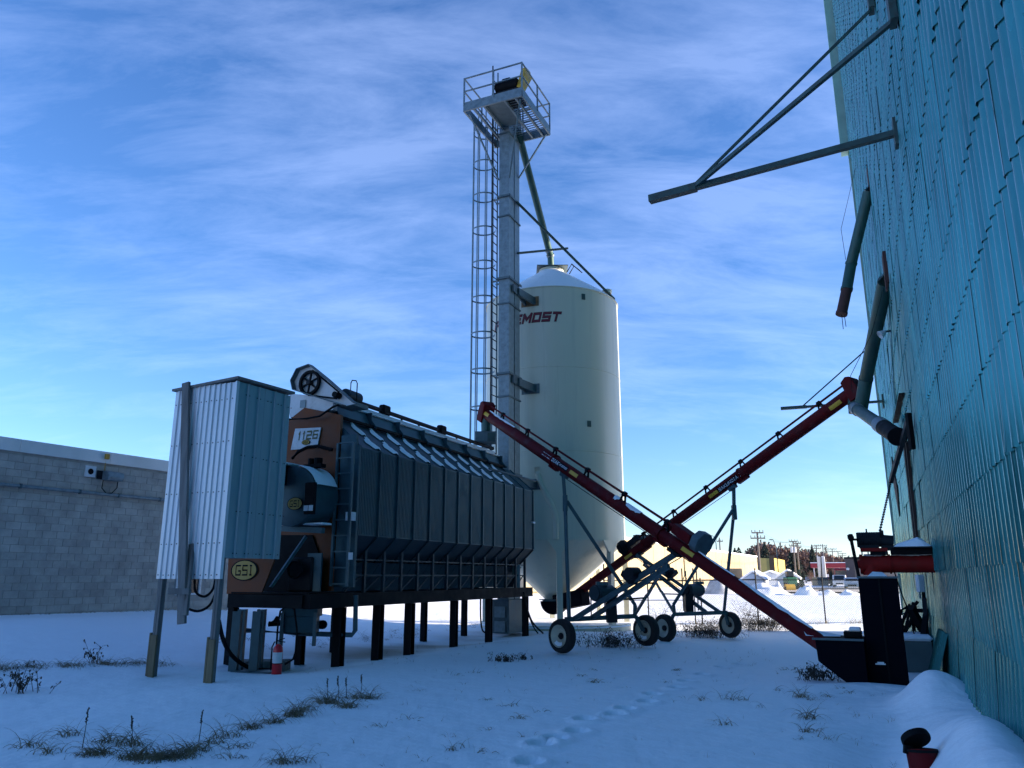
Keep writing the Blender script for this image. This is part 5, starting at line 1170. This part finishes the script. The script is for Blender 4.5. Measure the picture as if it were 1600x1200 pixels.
# ================================================================ fence
FY = 29.4
fe = thing('chain_link_fence', (9, FY, 0), 'chain link fence on thin steel posts behind the augers', 'fence')
fx0, fx1, fz0, fz1 = 2.2, 17.0, -.12, 1.47
for x in (2.9, 5.0, 6.7, 6.95, 9.0, 11.45, 14.6, 16.9):
    MB().tube((x, FY, fz0-.1), (x, FY, fz1+(.42 if x in (6.7, 9.0) else .08)), .026, 8).build('fence_post', DKS, fe, smooth=True)
MB().tube((6.7, FY, fz1), (fx1, FY, fz1), .018, 6).build('top_rail', DKS, fe); MB().tube((2.9, FY, .75), (6.7, FY, .75), .018, 6).tube((2.9, FY, 1.45), (6.7, FY, 1.45), .018, 6).build('gate_rail', DKS, fe)
wm = MB(); stp = .085; hh = fz1-.02-fz0
for sgn in (1, -1):
    x = fx0-hh
    while x < fx1+hh:
        a, b = (x, fz0), (x+hh, fz1-.02)
        if sgn < 0: a, b = (x+hh, fz0), (x, fz1-.02)
        # clip to the run of the fence
        (xa, za), (xb, zb) = a, b
        def clip(xa, za, xb, zb):
            if xa > xb: xa, za, xb, zb = xb, zb, xa, za
            if xb < 6.75 or xa > fx1: return None
            if xa < 6.75: za += (zb-za)*(6.75-xa)/(xb-xa); xa = 6.75
            if xb > fx1: zb = za+(zb-za)*(fx1-xa)/(xb-xa); xb = fx1
            return xa, za, xb, zb
        c = clip(xa, za, xb, zb)
        if c: wm.bar((c[0], FY+.012*sgn, c[1]), (c[2], FY+.012*sgn, c[3]), .0045, .0045, up=(0, 1, 0))
        x += stp
o = wm.build('mesh_wires', mat('fence wire', (.30, .32, .33), .5, .5, .1, 5), fe); o['kind'] = 'stuff'
# back fence seen beyond the bin
bf = thing('tall_fence', (3, 40, 0), 'taller thin dark fence posts and rails farther back behind the bin', 'fence')
for px, top in ((868, 893), (935, 880), (943, 880), (1065, 888), (1071, 892), (1086, 858)):
    p = P(px, top, 40); MB().tube((p.x, 40, -.2), (p.x, 40, p.z), .035, 6).build('fence_post', DKS, bf)
a, b = P(1060, 908, 40), P(1180, 905, 40); MB().tube(a, b, .02, 6).tube(P(815, 925, 40), P(900, 926, 40), .02, 6).build('rail', DKS, bf)

# ================================================================ background
def UP(px, py, Y): return P(px, py, Y)
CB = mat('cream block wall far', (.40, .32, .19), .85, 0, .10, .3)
cbd = thing('long_cream_building', (30, 130, 0), 'long flat-roofed cream block building with snow on its parapet, behind the augers', 'building')
a0, a1 = Vector((1.2, 71.5, 0)), Vector((58.9, 190, 0)); u_ = (a1-a0).normalized(); nn = Vector((-u_.y, u_.x, 0)); Lb = (a1-a0).length
FBk = Matrix.Translation(a0) @ Matrix(((u_.x, nn.x, 0, 0), (u_.y, nn.y, 0, 0), (0, 0, 1, 0), (0, 0, 0, 1)))
nblk = 22
for k in range(nblk):
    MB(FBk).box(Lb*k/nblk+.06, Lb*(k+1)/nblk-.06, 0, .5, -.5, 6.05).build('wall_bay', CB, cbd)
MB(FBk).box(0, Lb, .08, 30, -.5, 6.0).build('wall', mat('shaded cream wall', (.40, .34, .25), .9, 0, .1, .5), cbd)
MB(FBk).box(-.1, Lb+.1, -.08, .7, 6.05, 6.35).build('snowy_parapet', SNOW, cbd); MB(FBk).box(0, Lb, .7, 30, 6.0, 6.1).build('roof', SNOW, cbd)
MB(FBk).box(26, 31, 4, 9, 6.1, 8.4).build('rooftop_unit', GALV, cbd); MB(FBk).box(62, 68, 5, 9, 6.1, 8.3).build('rooftop_unit', DRYD, cbd)
cj = MB(FBk)
for z in (1.2, 2.4, 3.6, 4.8): cj.box(0, Lb, -.012, -.002, z, z+.03)
cj.build('block_joints', mat('joint line', (.35, .29, .2), .9, 0, .1, 3), cbd)
def pile(label, x0, x1, ybase, ytop, Y, m=SNOW, seed=1, dirty=False):
    q = random.Random(seed); a, b = P(x0, ybase, Y), P(x1, ybase, Y); h = P((x0+x1)/2, ytop, Y).z+.15; n = 26; cx_ = (a.x+b.x)/2; rx = (b.x-a.x)/2; vs = []
    for j in range(n+1):
        for i_ in range(n+1):
            u, v = i_/n*2-1, j/n*2-1; r_ = min(1, math.hypot(u, v)); e = max(0, 1-r_*r_)
            z = h*e**1.5*(1+.5*noise.noise(Vector((u*2.2+seed, v*2.2, seed)))+.12*noise.noise(Vector((u*6+seed, v*6, seed*2))))
            vs.append((cx_+u*rx*1.05, Y+v*rx*.8, z-.12))
    return MB().add(vs, [(j*(n+1)+i_, j*(n+1)+i_+1, (j+1)*(n+1)+i_+1, (j+1)*(n+1)+i_) for j in range(n) for i_ in range(n)]).build('snow_pile', m, None, True, label=label, cat='snow pile')
DS = mat('dirty snow', (.42, .43, .46), .9, 0, .3, 1.5, .5, 8)
pile('dirty grey snow pile in front of the long cream building', 1098, 1150, 925, 898, 75, DS, 1)
pile('broad snow pile in front of the left white shed', 1150, 1240, 930, 914, 72, SNOW, 2)
pile('steep snow heap left of the light pole base', 1238, 1284, 930, 917, 70, SNOW, 3)
pile('low lumpy snow heap around the light pole base', 1262, 1318, 932, 923, 70, SNOW, 4)
pile('small low snow heap beside the black hopper housing', 1306, 1350, 932, 923, 70, SNOW, 5)
pile('low snow heap between the two white sheds', 1200, 1228, 920, 912, 90, SNOW, 6)
WS = mat('white shed cladding', (.62, .64, .66), .6, 0, .06, 1); YB = mat('yellow cladding', (.62, .44, .07), .6, 0, .1, .6)
def shed(label, x0, x1, yb, ye, yr, Y, dep, wallm, cat='shed', roofm=SNOW):
    a = P(x0, ye, Y); b = P(x1, ye, Y); zr = P(x0, yr, Y).z; ze = a.z; xm = (a.x+b.x)/2
    t = thing('garden_shed', (xm, Y, 0), label, cat)
    sk = .30*dep
    MB().add([(a.x, Y, -.4), (b.x, Y, -.4), (b.x, Y, ze), (xm, Y, zr), (a.x, Y, ze), (a.x-sk*0+dep*.4, Y+dep, -.4), (b.x+dep*.4, Y+dep, -.4), (b.x+dep*.4, Y+dep, ze), (xm+dep*.4, Y+dep, zr), (a.x+dep*.4, Y+dep, ze)],
             [(0, 1, 2, 3, 4), (9, 8, 7, 6, 5), (0, 4, 9, 5), (1, 6, 7, 2)]).build('wall', wallm, t)
    MB().add([(a.x-.3, Y-.2, ze-.1), (xm, Y-.2, zr+.1), (b.x+.3, Y-.2, ze-.1), (a.x-.3+dep*.4, Y+dep, ze-.1), (xm+dep*.4, Y+dep, zr+.1), (b.x+.3+dep*.4, Y+dep, ze-.1),
              (a.x-.3, Y-.2, ze+.15), (xm, Y-.2, zr+.38), (b.x+.3, Y-.2, ze+.15), (a.x-.3+dep*.4, Y+dep, ze+.15), (xm+dep*.4, Y+dep, zr+.38), (b.x+.3+dep*.4, Y+dep, ze+.15)],
             [(0, 1, 4, 3), (1, 2, 5, 4), (6, 7, 10, 9), (7, 8, 11, 10), (0, 1, 7, 6), (1, 2, 8, 7), (0, 6, 9, 3), (2, 8, 11, 5)]).build('roof', roofm, t)
    return t
shed('white gabled shed with snowy roof, left one of two', 1160, 1192, 918, 905, 895, 100, 9, WS)
s2 = shed('white gabled shed with green machine at its front, right one of two', 1213, 1246, 922, 904, 894, 96, 8, WS)
shed('small plain white outbuilding between the sheds and the yellow building', 1190, 1214, 915, 898, 895, 120, 8, WS)
t = thing('yellow_building', tuple(UP(1205, 900, 150)), 'tall boxy yellow building with shade painted olive on its front left of the paired utility poles', 'building')
a, b, c = P(1186, 872, 150), P(1209, 872, 150), P(1221, 874, 170)
MB().prism([(a.x, 150), (b.x, 150), (b.x+8.9, 170), (a.x+8.9, 170)], -.5, a.z, 'xy').build('walls', YB, t)
MB().box(a.x, b.x-.92, 149.9, 149.99, -.5, a.z).build('shade_panel', mat('yellow in painted shade', (.22, .21, .08), .8, 0, .1, 1), t)  # shaded front of the yellow building, its shade painted in as olive
MB().box(b.x-.9, b.x, 149.85, 149.98, -.5, a.z+.5).build('brown_column', CORE, t)
# filling station, store and sign
t = thing('station_canopy', tuple(UP(1295, 884, 210)), 'long dark red filling station canopy with small white lettering', 'canopy')
a, b = P(1266, 880, 210), P(1330, 887, 210); CR = mat('dark red canopy', (.30, .02, .03), .5, 0, .08, 1)
FK = F(a.x, 210); wk = (b.x-a.x); MB(FK).box(0, wk, 0, 12, b.z, a.z).build('fascia', CR, t); MB(FK).box(0, wk, 0, 12, a.z+.02, a.z+.2).build('snow_cap', SNOW, t)
c = P(1279, 884.4, 209.9); mb = MB(); plate_text(mb, 'CO-OP GAS', c, (math.cos(A24), -math.sin(A24), 0), (0, 0, 1), .95, 2.0, .2); mb.build('lettering', WHT, t)
for px in (1272, 1290, 1312): p = P(px, 890, 214); MB().tube((p.x, 214, -.3), (p.x, 214, b.z), .18, 8).build('column', WHT, t)
t = thing('store_building', tuple(UP(1345, 895, 120)), 'brown and grey flat-roofed store behind the black hopper housing', 'building')
a, b, c = P(1320, 873, 125), P(1332, 873, 125), P(1400, 874, 125)
FK = F(a.x, 125); wk = b.x-a.x; MB(FK).box(0, wk, 0, 10, -.4, a.z).build('dark_bay', mat('dark brown cladding', (.07, .06, .065), .7, 0, .1, 1), t); MB(FK).box(wk+.02, wk+8, .2, 15, -.4, a.z-.15).build('taupe_wall', mat('taupe stucco', (.20, .17, .15), .8, 0, .1, 1), t)
MB(FK).box(-.15, wk+8.1, -.2, 15.2, a.z+.01, a.z+.25).build('parapet', DKS, t)
p = P(1324, 889, 124.9); MB().tube((p.x, 124.6, p.z), (p.x, 124.95, p.z), .2, 8).build('wall_lamp', WHT, t)
t = thing('pylon_sign', tuple(UP(1283, 905, 140)), 'tall blank white pylon sign rising past the red canopy', 'sign')
a, b = P(1281, 869, 140), P(1288, 869, 140); MB().box(a.x, b.x, 139.8, 140.6, .5, a.z).build('panel', WHT, t, bevel=.1)
a2, b2 = P(1277, 868, 141), P(1279, 868, 141); MB().box(a2.x, b2.x, 141, 141.3, .5, a2.z).build('side_fin', WHT, t)
a, b = P(1275, 902, 139), P(1293, 912, 139); MB().box(a.x, b.x, 138.5, 141, -.4, a.z).build('plinth', GALVD, t)
for px, yb, Y, lb in ((1300, 0, 130, 'small dark spruce nearer the pylon sign, right of its plinth'), (1250, 0, 100, 'low dark bush at the right side of the right white shed')):
    p = P(px, 912, Y); mb = MB(); q = random.Random(px)
    for k in range(170):
        h = q.random()**.8*2.4; r_ = (1-h/2.6)*.8; a = q.uniform(0, 6.28); c = Vector((p.x+math.cos(a)*r_*.3, Y+math.sin(a)*r_*.3, h)); e = Vector((p.x+math.cos(a)*r_, Y+math.sin(a)*r_, h-.2)); mb.bar(c, e, .22, .1)
    mb.build('small_spruce', mat('spruce green', (.018, .035, .025), .9, 0, .3, 2), None, label=lb, cat='tree')
def pole(label, px, ytop, Y, arms, Yb=0, r_=.16, grp='utility poles in the distance'):
    p = P(px, ytop, Y); t = thing('utility_pole', (p.x, Y, 0), label, 'utility pole', grp); m = mat('grey pole wood', (.15, .13, .12), .9, 0, .2, 2)
    MB().tube((p.x, Y, -.4), (p.x, Y, p.z), r_*1.2, 8, r_*.8).build('pole', m, t, smooth=True)
    for k, (yy, w_) in enumerate(arms):
        z = P(px, yy, Y).z; MB().box(p.x-w_/2, p.x+w_/2, Y-.2, Y-.05, z-.09, z+.09).build('crossarm', m, t)
        for s_ in (-.48, -.2, .2, .48): MB().tube((p.x+w_*s_, Y-.12, z+.09), (p.x+w_*s_, Y-.12, z+.4), .06, 6).build('insulator', m, t)
    return p
p1 = pole('nearest utility pole, with two wide crossarms, left of the yellow building', 1183, 831, 115, ((832.5, 1.9*.9), (841, 2.1)))
p2 = pole('left of the two paired poles behind the sheds, with transformer cans', 1239, 845, 150, ((846, 1.6), (853, 1.7)))
p3 = pole('right of the two paired poles behind the sheds, shorter', 1245, 848, 155, ((849, 1.5), (855, 1.5)))
pole('utility pole with two crossarms behind the dark spruce', 1275, 851, 200, ((853, 2.2), (857, 2.2)))
pole('thin pole with one crossarm above the pylon sign', 1285, 850, 220, ((853, 2.4),))
pole('distant pole with two crossarms right of the pylon sign', 1300, 857, 240, ((858, 2.6), (862, 2.4)))
pole('farther distant pole right of the pylon sign poles', 1309, 861, 280, ((862, 2.6),))
pole('smallest distant pole just left of the store roof', 1316, 864, 320, ((865, 3.0), (868, 3.0)))
pole('low thin pole by the left of the treeline, above the cream building', 1124, 840, 170, ((846, 1.3),), grp='utility poles in the distance')
for (px, z_) in ((1237, 859), (1242, 859)):
    p = P(px, z_, 149); MB().tube((p.x, 149, p.z-.5), (p.x, 149, p.z+.5), .26, 10).build('transformer', WHT, None, label=('left' if px == 1237 else 'right')+'-hand pale transformer can on the paired poles', cat='transformer')
wr = MB()
for a, b in ((p1, p2), (p2, P(1275, 852, 200))):
    for s_ in (-.8, -.3, .3, .8):
        pts = [Vector((a.x+s_, a.y, a.z-.1)).lerp(Vector((b.x+s_, b.y, b.z-.1)), k/10)-Vector((0, 0, 4*.7*(k/10)*(1-k/10))) for k in range(11)]; wr.path(pts, .012, 4)
wr.build('power_lines', DKS, None, label='thin sagging power lines strung between the distant utility poles', cat='power line')
def lamp(label, px, ytop, Y, arm, dr_=-1):
    p = P(px, ytop, Y); t = thing('street_lamp', (p.x, Y, 0), label, 'street lamp')
    MB().path([(p.x, Y, -.3), (p.x, Y, p.z-1.6), (p.x+dr_*.3, Y, p.z-.5), (p.x+dr_*arm*.6, Y, p.z-.05), (p.x+dr_*arm, Y, p.z)], [.12, .09, .07, .06, .05], 6).build('pole', GALVD, t, smooth=True)
    MB().box(p.x+dr_*arm-.3, p.x+dr_*arm+.3, Y-.15, Y+.15, p.z-.1, p.z+.06).build('lamp_head', GALVD, t)
lamp('curved-arm street lamp above the yellow building', 1212, 843, 140, .8); lamp('thin curved street lamp above the long cream building, far left', 1118, 837, 170, 1.0)
t = thing('light_pole', tuple(P(1284, 925, 72)), 'slender dark light pole on a round base in the snow, before the pylon sign', 'light pole')
a, b = P(1280, 869, 72), P(1285, 922, 72); MB().tube((b.x, 72, -.2), (a.x+.15, 72, a.z), .07, 8, .05).build('pole', BLK, t, smooth=True); MB().tube((b.x, 72, -.2), (b.x, 72, .42), .32, 14).build('base', BLK, t); MB().bar((a.x+.15, 72, a.z), (a.x-.1, 72, a.z+.03), .12, .1).build('lamp_head', BLK, t)
# vehicles
def car(label, px, pyb, Y, wd, ht, col, ln=4.2, name='parked_car', cat='car', box=False):
    c = P(px, pyb, Y); t = thing(name, (c.x, Y, 0), label, cat); m = mat('car '+name+str(px), col, .3, .1, .03, 1); w_ = wd/2; F_ = F(c.x, Y)
    prof = [(0, .35), (0, .85), (.9, 1.0), (1.3, ht), (ln*.75, ht), (ln-.2, 1.05), (ln, .9), (ln, .35)] if not box else [(0, .4), (0, ht*.9), (.3, ht), (ln, ht), (ln, .4)]
    MB(F_).prism([(y, z) for y, z in prof], -w_, w_, 'yz').build('body', m, t, bevel=.08)
    if not box: MB(F_).add([(-w_*.82, .88, 1.04), (w_*.82, .88, 1.04), (w_*.72, 1.24, ht-.08), (-w_*.72, 1.24, ht-.08)], [(0, 1, 2, 3)]).build('windscreen', GLS, t)
    else: MB(F_).box(-w_*.85, w_*.85, -.03, -.005, ht*.55, ht*.85).build('windscreen', GLS, t)
    MB(F_).box(-w_*.55, w_*.55, -.03, -.005, .42, .62).build('grille', BLK, t)
    for s_ in (-1, 1):
        MB(F_).box(*sorted((s_*w_*.62, s_*w_*.95)), -.03, -.005, .66, .80).build('headlight', WHT, t)
        for y in (.8, ln-.8): MB(F_).tube((s_*(w_-.2), y, .32), (s_*(w_+.01), y, .32), .33, 14).build('wheel', RUB, t)
for args in (('pale blue-grey car parked beside the black hopper housing', 1332, 920, 98, 1.8, 1.45, (.35, .42, .5)), ('white pickup-like vehicle with dark grille parked before the store', 1312, 914, 120, 1.9, 1.8, (.6, .6, .6)),
             ('small dark red car parked left of the store vehicles', 1297, 905, 190, 1.8, 1.45, (.25, .02, .02)), ('white car far along the road right of the red car', 1303, 902, 230, 1.8, 1.5, (.6, .6, .62)), ('small dark car far back near the white pylon sign', 1264, 905, 200, 1.8, 1.45, (.5, .5, .52))): car(*args)
car('dark red box truck standing at the filling station by the store', 1314, 900, 170, 2.5, 3.3, (.16, .02, .03), 7, 'box_truck', 'truck', True)
t = thing('bollard', tuple(P(1322, 915, 100)), 'yellow bollard between the parked vehicles', 'bollard'); p = P(1322, 908, 100); MB().tube((p.x, 100, -.2), (p.x, 100, 1.3), .14, 10).build('post', YEL, t, smooth=True)
t = thing('loader_machine', tuple(P(1235, 915, 93)), 'green machine with dark wheels standing in front of the right white shed', 'machine'); a = P(1235, 908, 93); GM = mat('machine green', (.03, .14, .07), .5, 0, .1, 2)
MB().box(a.x-.7, a.x+.5, 92, 93.5, .5, 1.5).build('body', GM, t, bevel=.1); MB().box(a.x-.5, a.x+.3, 92.4, 93.2, 1.5, 2.2).build('cab', GLS, t, bevel=.1)
for dx in (-.8, .6): MB().tube((a.x+dx-.15, 92.2, .4), (a.x+dx+.15, 92.2, .4), .5, 14).build('wheel', RUB, t)
t = thing('yellow_tank', tuple(P(1234, 920, 86)), 'low yellow tank lying in the snow before the green machine', 'tank'); a, b = P(1227, 915, 86), P(1241, 915, 86)
MB().tube((a.x, 86, .35), (b.x, 86, .35), .42, 16).build('shell', YEL, t, smooth=True); MB().box(a.x-.05, a.x+.12, 85.8, 86.2, -.2, .5).build('foot', DKS, t)
t = thing('fuel_pump', tuple(P(1292, 905, 190)), 'red and white fuel pump under the station canopy', 'fuel pump'); a = P(1292, 900, 195); MB().box(a.x-.5, a.x+.5, 195, 195.6, -.2, 1.3).build('cabinet', CR, t); MB().box(a.x-.5, a.x+.5, 195, 195.6, 1.31, 2.1).build('display', WHT, t)
# roads: packed lanes in the snow
RD = mat('packed road snow', (.50, .44, .38), .9, 0, .2, .4)
def sheet(nm, pts, m, z=.03): o = MB().add([(x, y, z) for x, y in pts], [tuple(range(len(pts)))]).build(nm, m, None, kind='structure', org=(0, 0, 0)); return o
sheet('packed_snow_road', [(22, 76), (60, 76), (60, 90), (24, 90)], RD, .16)
sheet('asphalt_road', [(30, 92), (90, 92), (110, 112), (34, 104)], mat('road asphalt', (.07, .07, .08), .8, 0, .2, .5), .18)
# trees
BR1 = mat('brown twig mass', (.21, .13, .10), .95, 0, .35, .12); BR2 = mat('grey bare trees', (.17, .14, .12), .95, 0, .3, .2); SPR = mat('spruce green', (.018, .035, .025), .9, 0, .3, 2)
def bare(label, px, ytop, Y, m, seed, spread=.22, n=260, lean=0):
    q = random.Random(seed); p = P(px, ytop, Y); H = p.z; t = thing('bare_tree', (p.x, Y, 0), label, 'tree', 'bare trees on the skyline')
    MB().tube((p.x, Y, -.4), (p.x, Y, H*.6), H*.016, 6, H*.006).build('trunk', m, t); mb = MB()
    for k in range(n):
        z0 = H*q.uniform(.2, .85); a = q.uniform(0, 6.28); l = H*spread*q.uniform(.3, 1)*(1.15-z0/H); c = Vector((p.x, Y, z0)); e = c+Vector((math.cos(a)*l, math.sin(a)*l, l*q.uniform(.5, 1.6)))
        mb.bar(c, e, H*.003, H*.003)
        for _ in range(3): c2 = c.lerp(e, q.uniform(.4, 1)); b = q.uniform(0, 6.28); l2 = l*.4; mb.bar(c2, c2+Vector((math.cos(b)*l2, 0, l2*q.uniform(.3, 1.4))), H*.002, H*.002)
    mb.build('crown', m, t)
bare('narrow tall bare poplar right of the street lamp', 1226, 842, 330, BR2, 3, .07); bare('tall pale bare tree above the white pylon sign', 1289, 847, 300, BR2, 5, .16)
bare('pale bare tree left of the tall one above the pylon sign', 1283, 858, 310, BR2, 6, .2); bare('bare tree right of the pylon sign top', 1296, 862, 320, BR2, 7, .25); bare('bare brown tree in front of the canopy left end', 1267, 893, 150, BR1, 8, .5, 200)
def spruce(label, px, ytop, Y, seed, k_=.26):
    q = random.Random(seed); p = P(px, ytop, Y); H = p.z; t = thing('spruce_tree', (p.x, Y, 0), label, 'tree', 'dark evergreens on the skyline')
    MB().tube((p.x, Y, -.4), (p.x, Y, H), H*.018, 6, .03).build('trunk', CORE, t); mb = MB()
    for k in range(520):
        f = q.random()**.8; z = H*(.14+.86*f); r_ = H*k_*(1.02-f)*q.uniform(.45, 1.08)+.05; a = q.uniform(0, 6.28); c = Vector((p.x, Y, z)); e = c+Vector((math.cos(a)*r_, math.sin(a)*r_, -r_*q.uniform(.1, .5)))
        mb.bar(c.lerp(e, .3), e, H*.035*(1.1-f), H*.014)
    mb.build('crown', SPR, t)
spruce('tallest dark spruce, behind the left end of the red canopy', 1268, 851, 230, 1); spruce('dark pointed spruce above the yellow building', 1194, 846, 250, 2, .35); spruce('dark spruce beside the nearest utility pole', 1184, 848, 260, 3, .4)
spruce('dark bushy evergreen around the paired pole tops', 1237, 856, 230, 4, .55); spruce('small dark evergreen showing over the cream building roof', 1154, 855, 260, 5, .6); spruce('tiny dark evergreen left of it over the cream roof', 1148, 856, 270, 6, .5); spruce('dark bushy evergreen at the left end of the brown wood', 1175, 858, 240, 7, .5); spruce('small dark evergreen left of the tallest spruce', 1259, 857, 260, 8, .35)
def wood(nm, lb, x0, x1, Y0, Y1, prof, n, m, sz, seed):
    q = np.random.RandomState(seed); vs = []; fs = []
    for k in range(n):
        px = q.uniform(x0, x1); Y = q.uniform(Y0, Y1); top = np.interp(px, [a for a, b in prof], [b for a, b in prof])+3.0*math.sin(px*.9)+2*math.sin(px*2.3+1)
        p = P(px, top, Y); z = p.z*(q.rand()**.6); c = Vector((p.x, Y, z)); a = q.uniform(0, 6.28); s_ = sz*q.uniform(.5, 1.4)
        d1 = Vector((math.cos(a), .3*math.sin(a), q.uniform(-.2, 1.5))).normalized()*s_; d2 = Vector((-.3*math.sin(a), math.cos(a), .3)).normalized()*s_*.25
        o_ = len(vs); vs += [c, c+d1+d2, c+d1-d2]; fs.append((o_, o_+1, o_+2))
    return MB().add(vs, fs).build(nm, m, None, label=lb, cat='trees', kind='stuff')
wood('far_wood', 'brown leafless wood on the skyline behind the yellow building', 1150, 1345, 250, 290, [(1150, 884), (1175, 862), (1190, 852), (1200, 856), (1225, 862), (1262, 866), (1285, 872), (1310, 878), (1345, 885)], 15000, BR1, 1.3, 4)
wood('farther_wood', 'long low grey tree line at the horizon', 780, 1600, 500, 640, [(780, 880), (1150, 880), (1600, 876)], 16000, BR2, 3.0, 5)
wood('farther_wood', 'low grey tree line at the horizon behind the left building', -700, 780, 500, 640, [(-700, 878), (780, 880)], 12000, BR2, 3.2, 6)
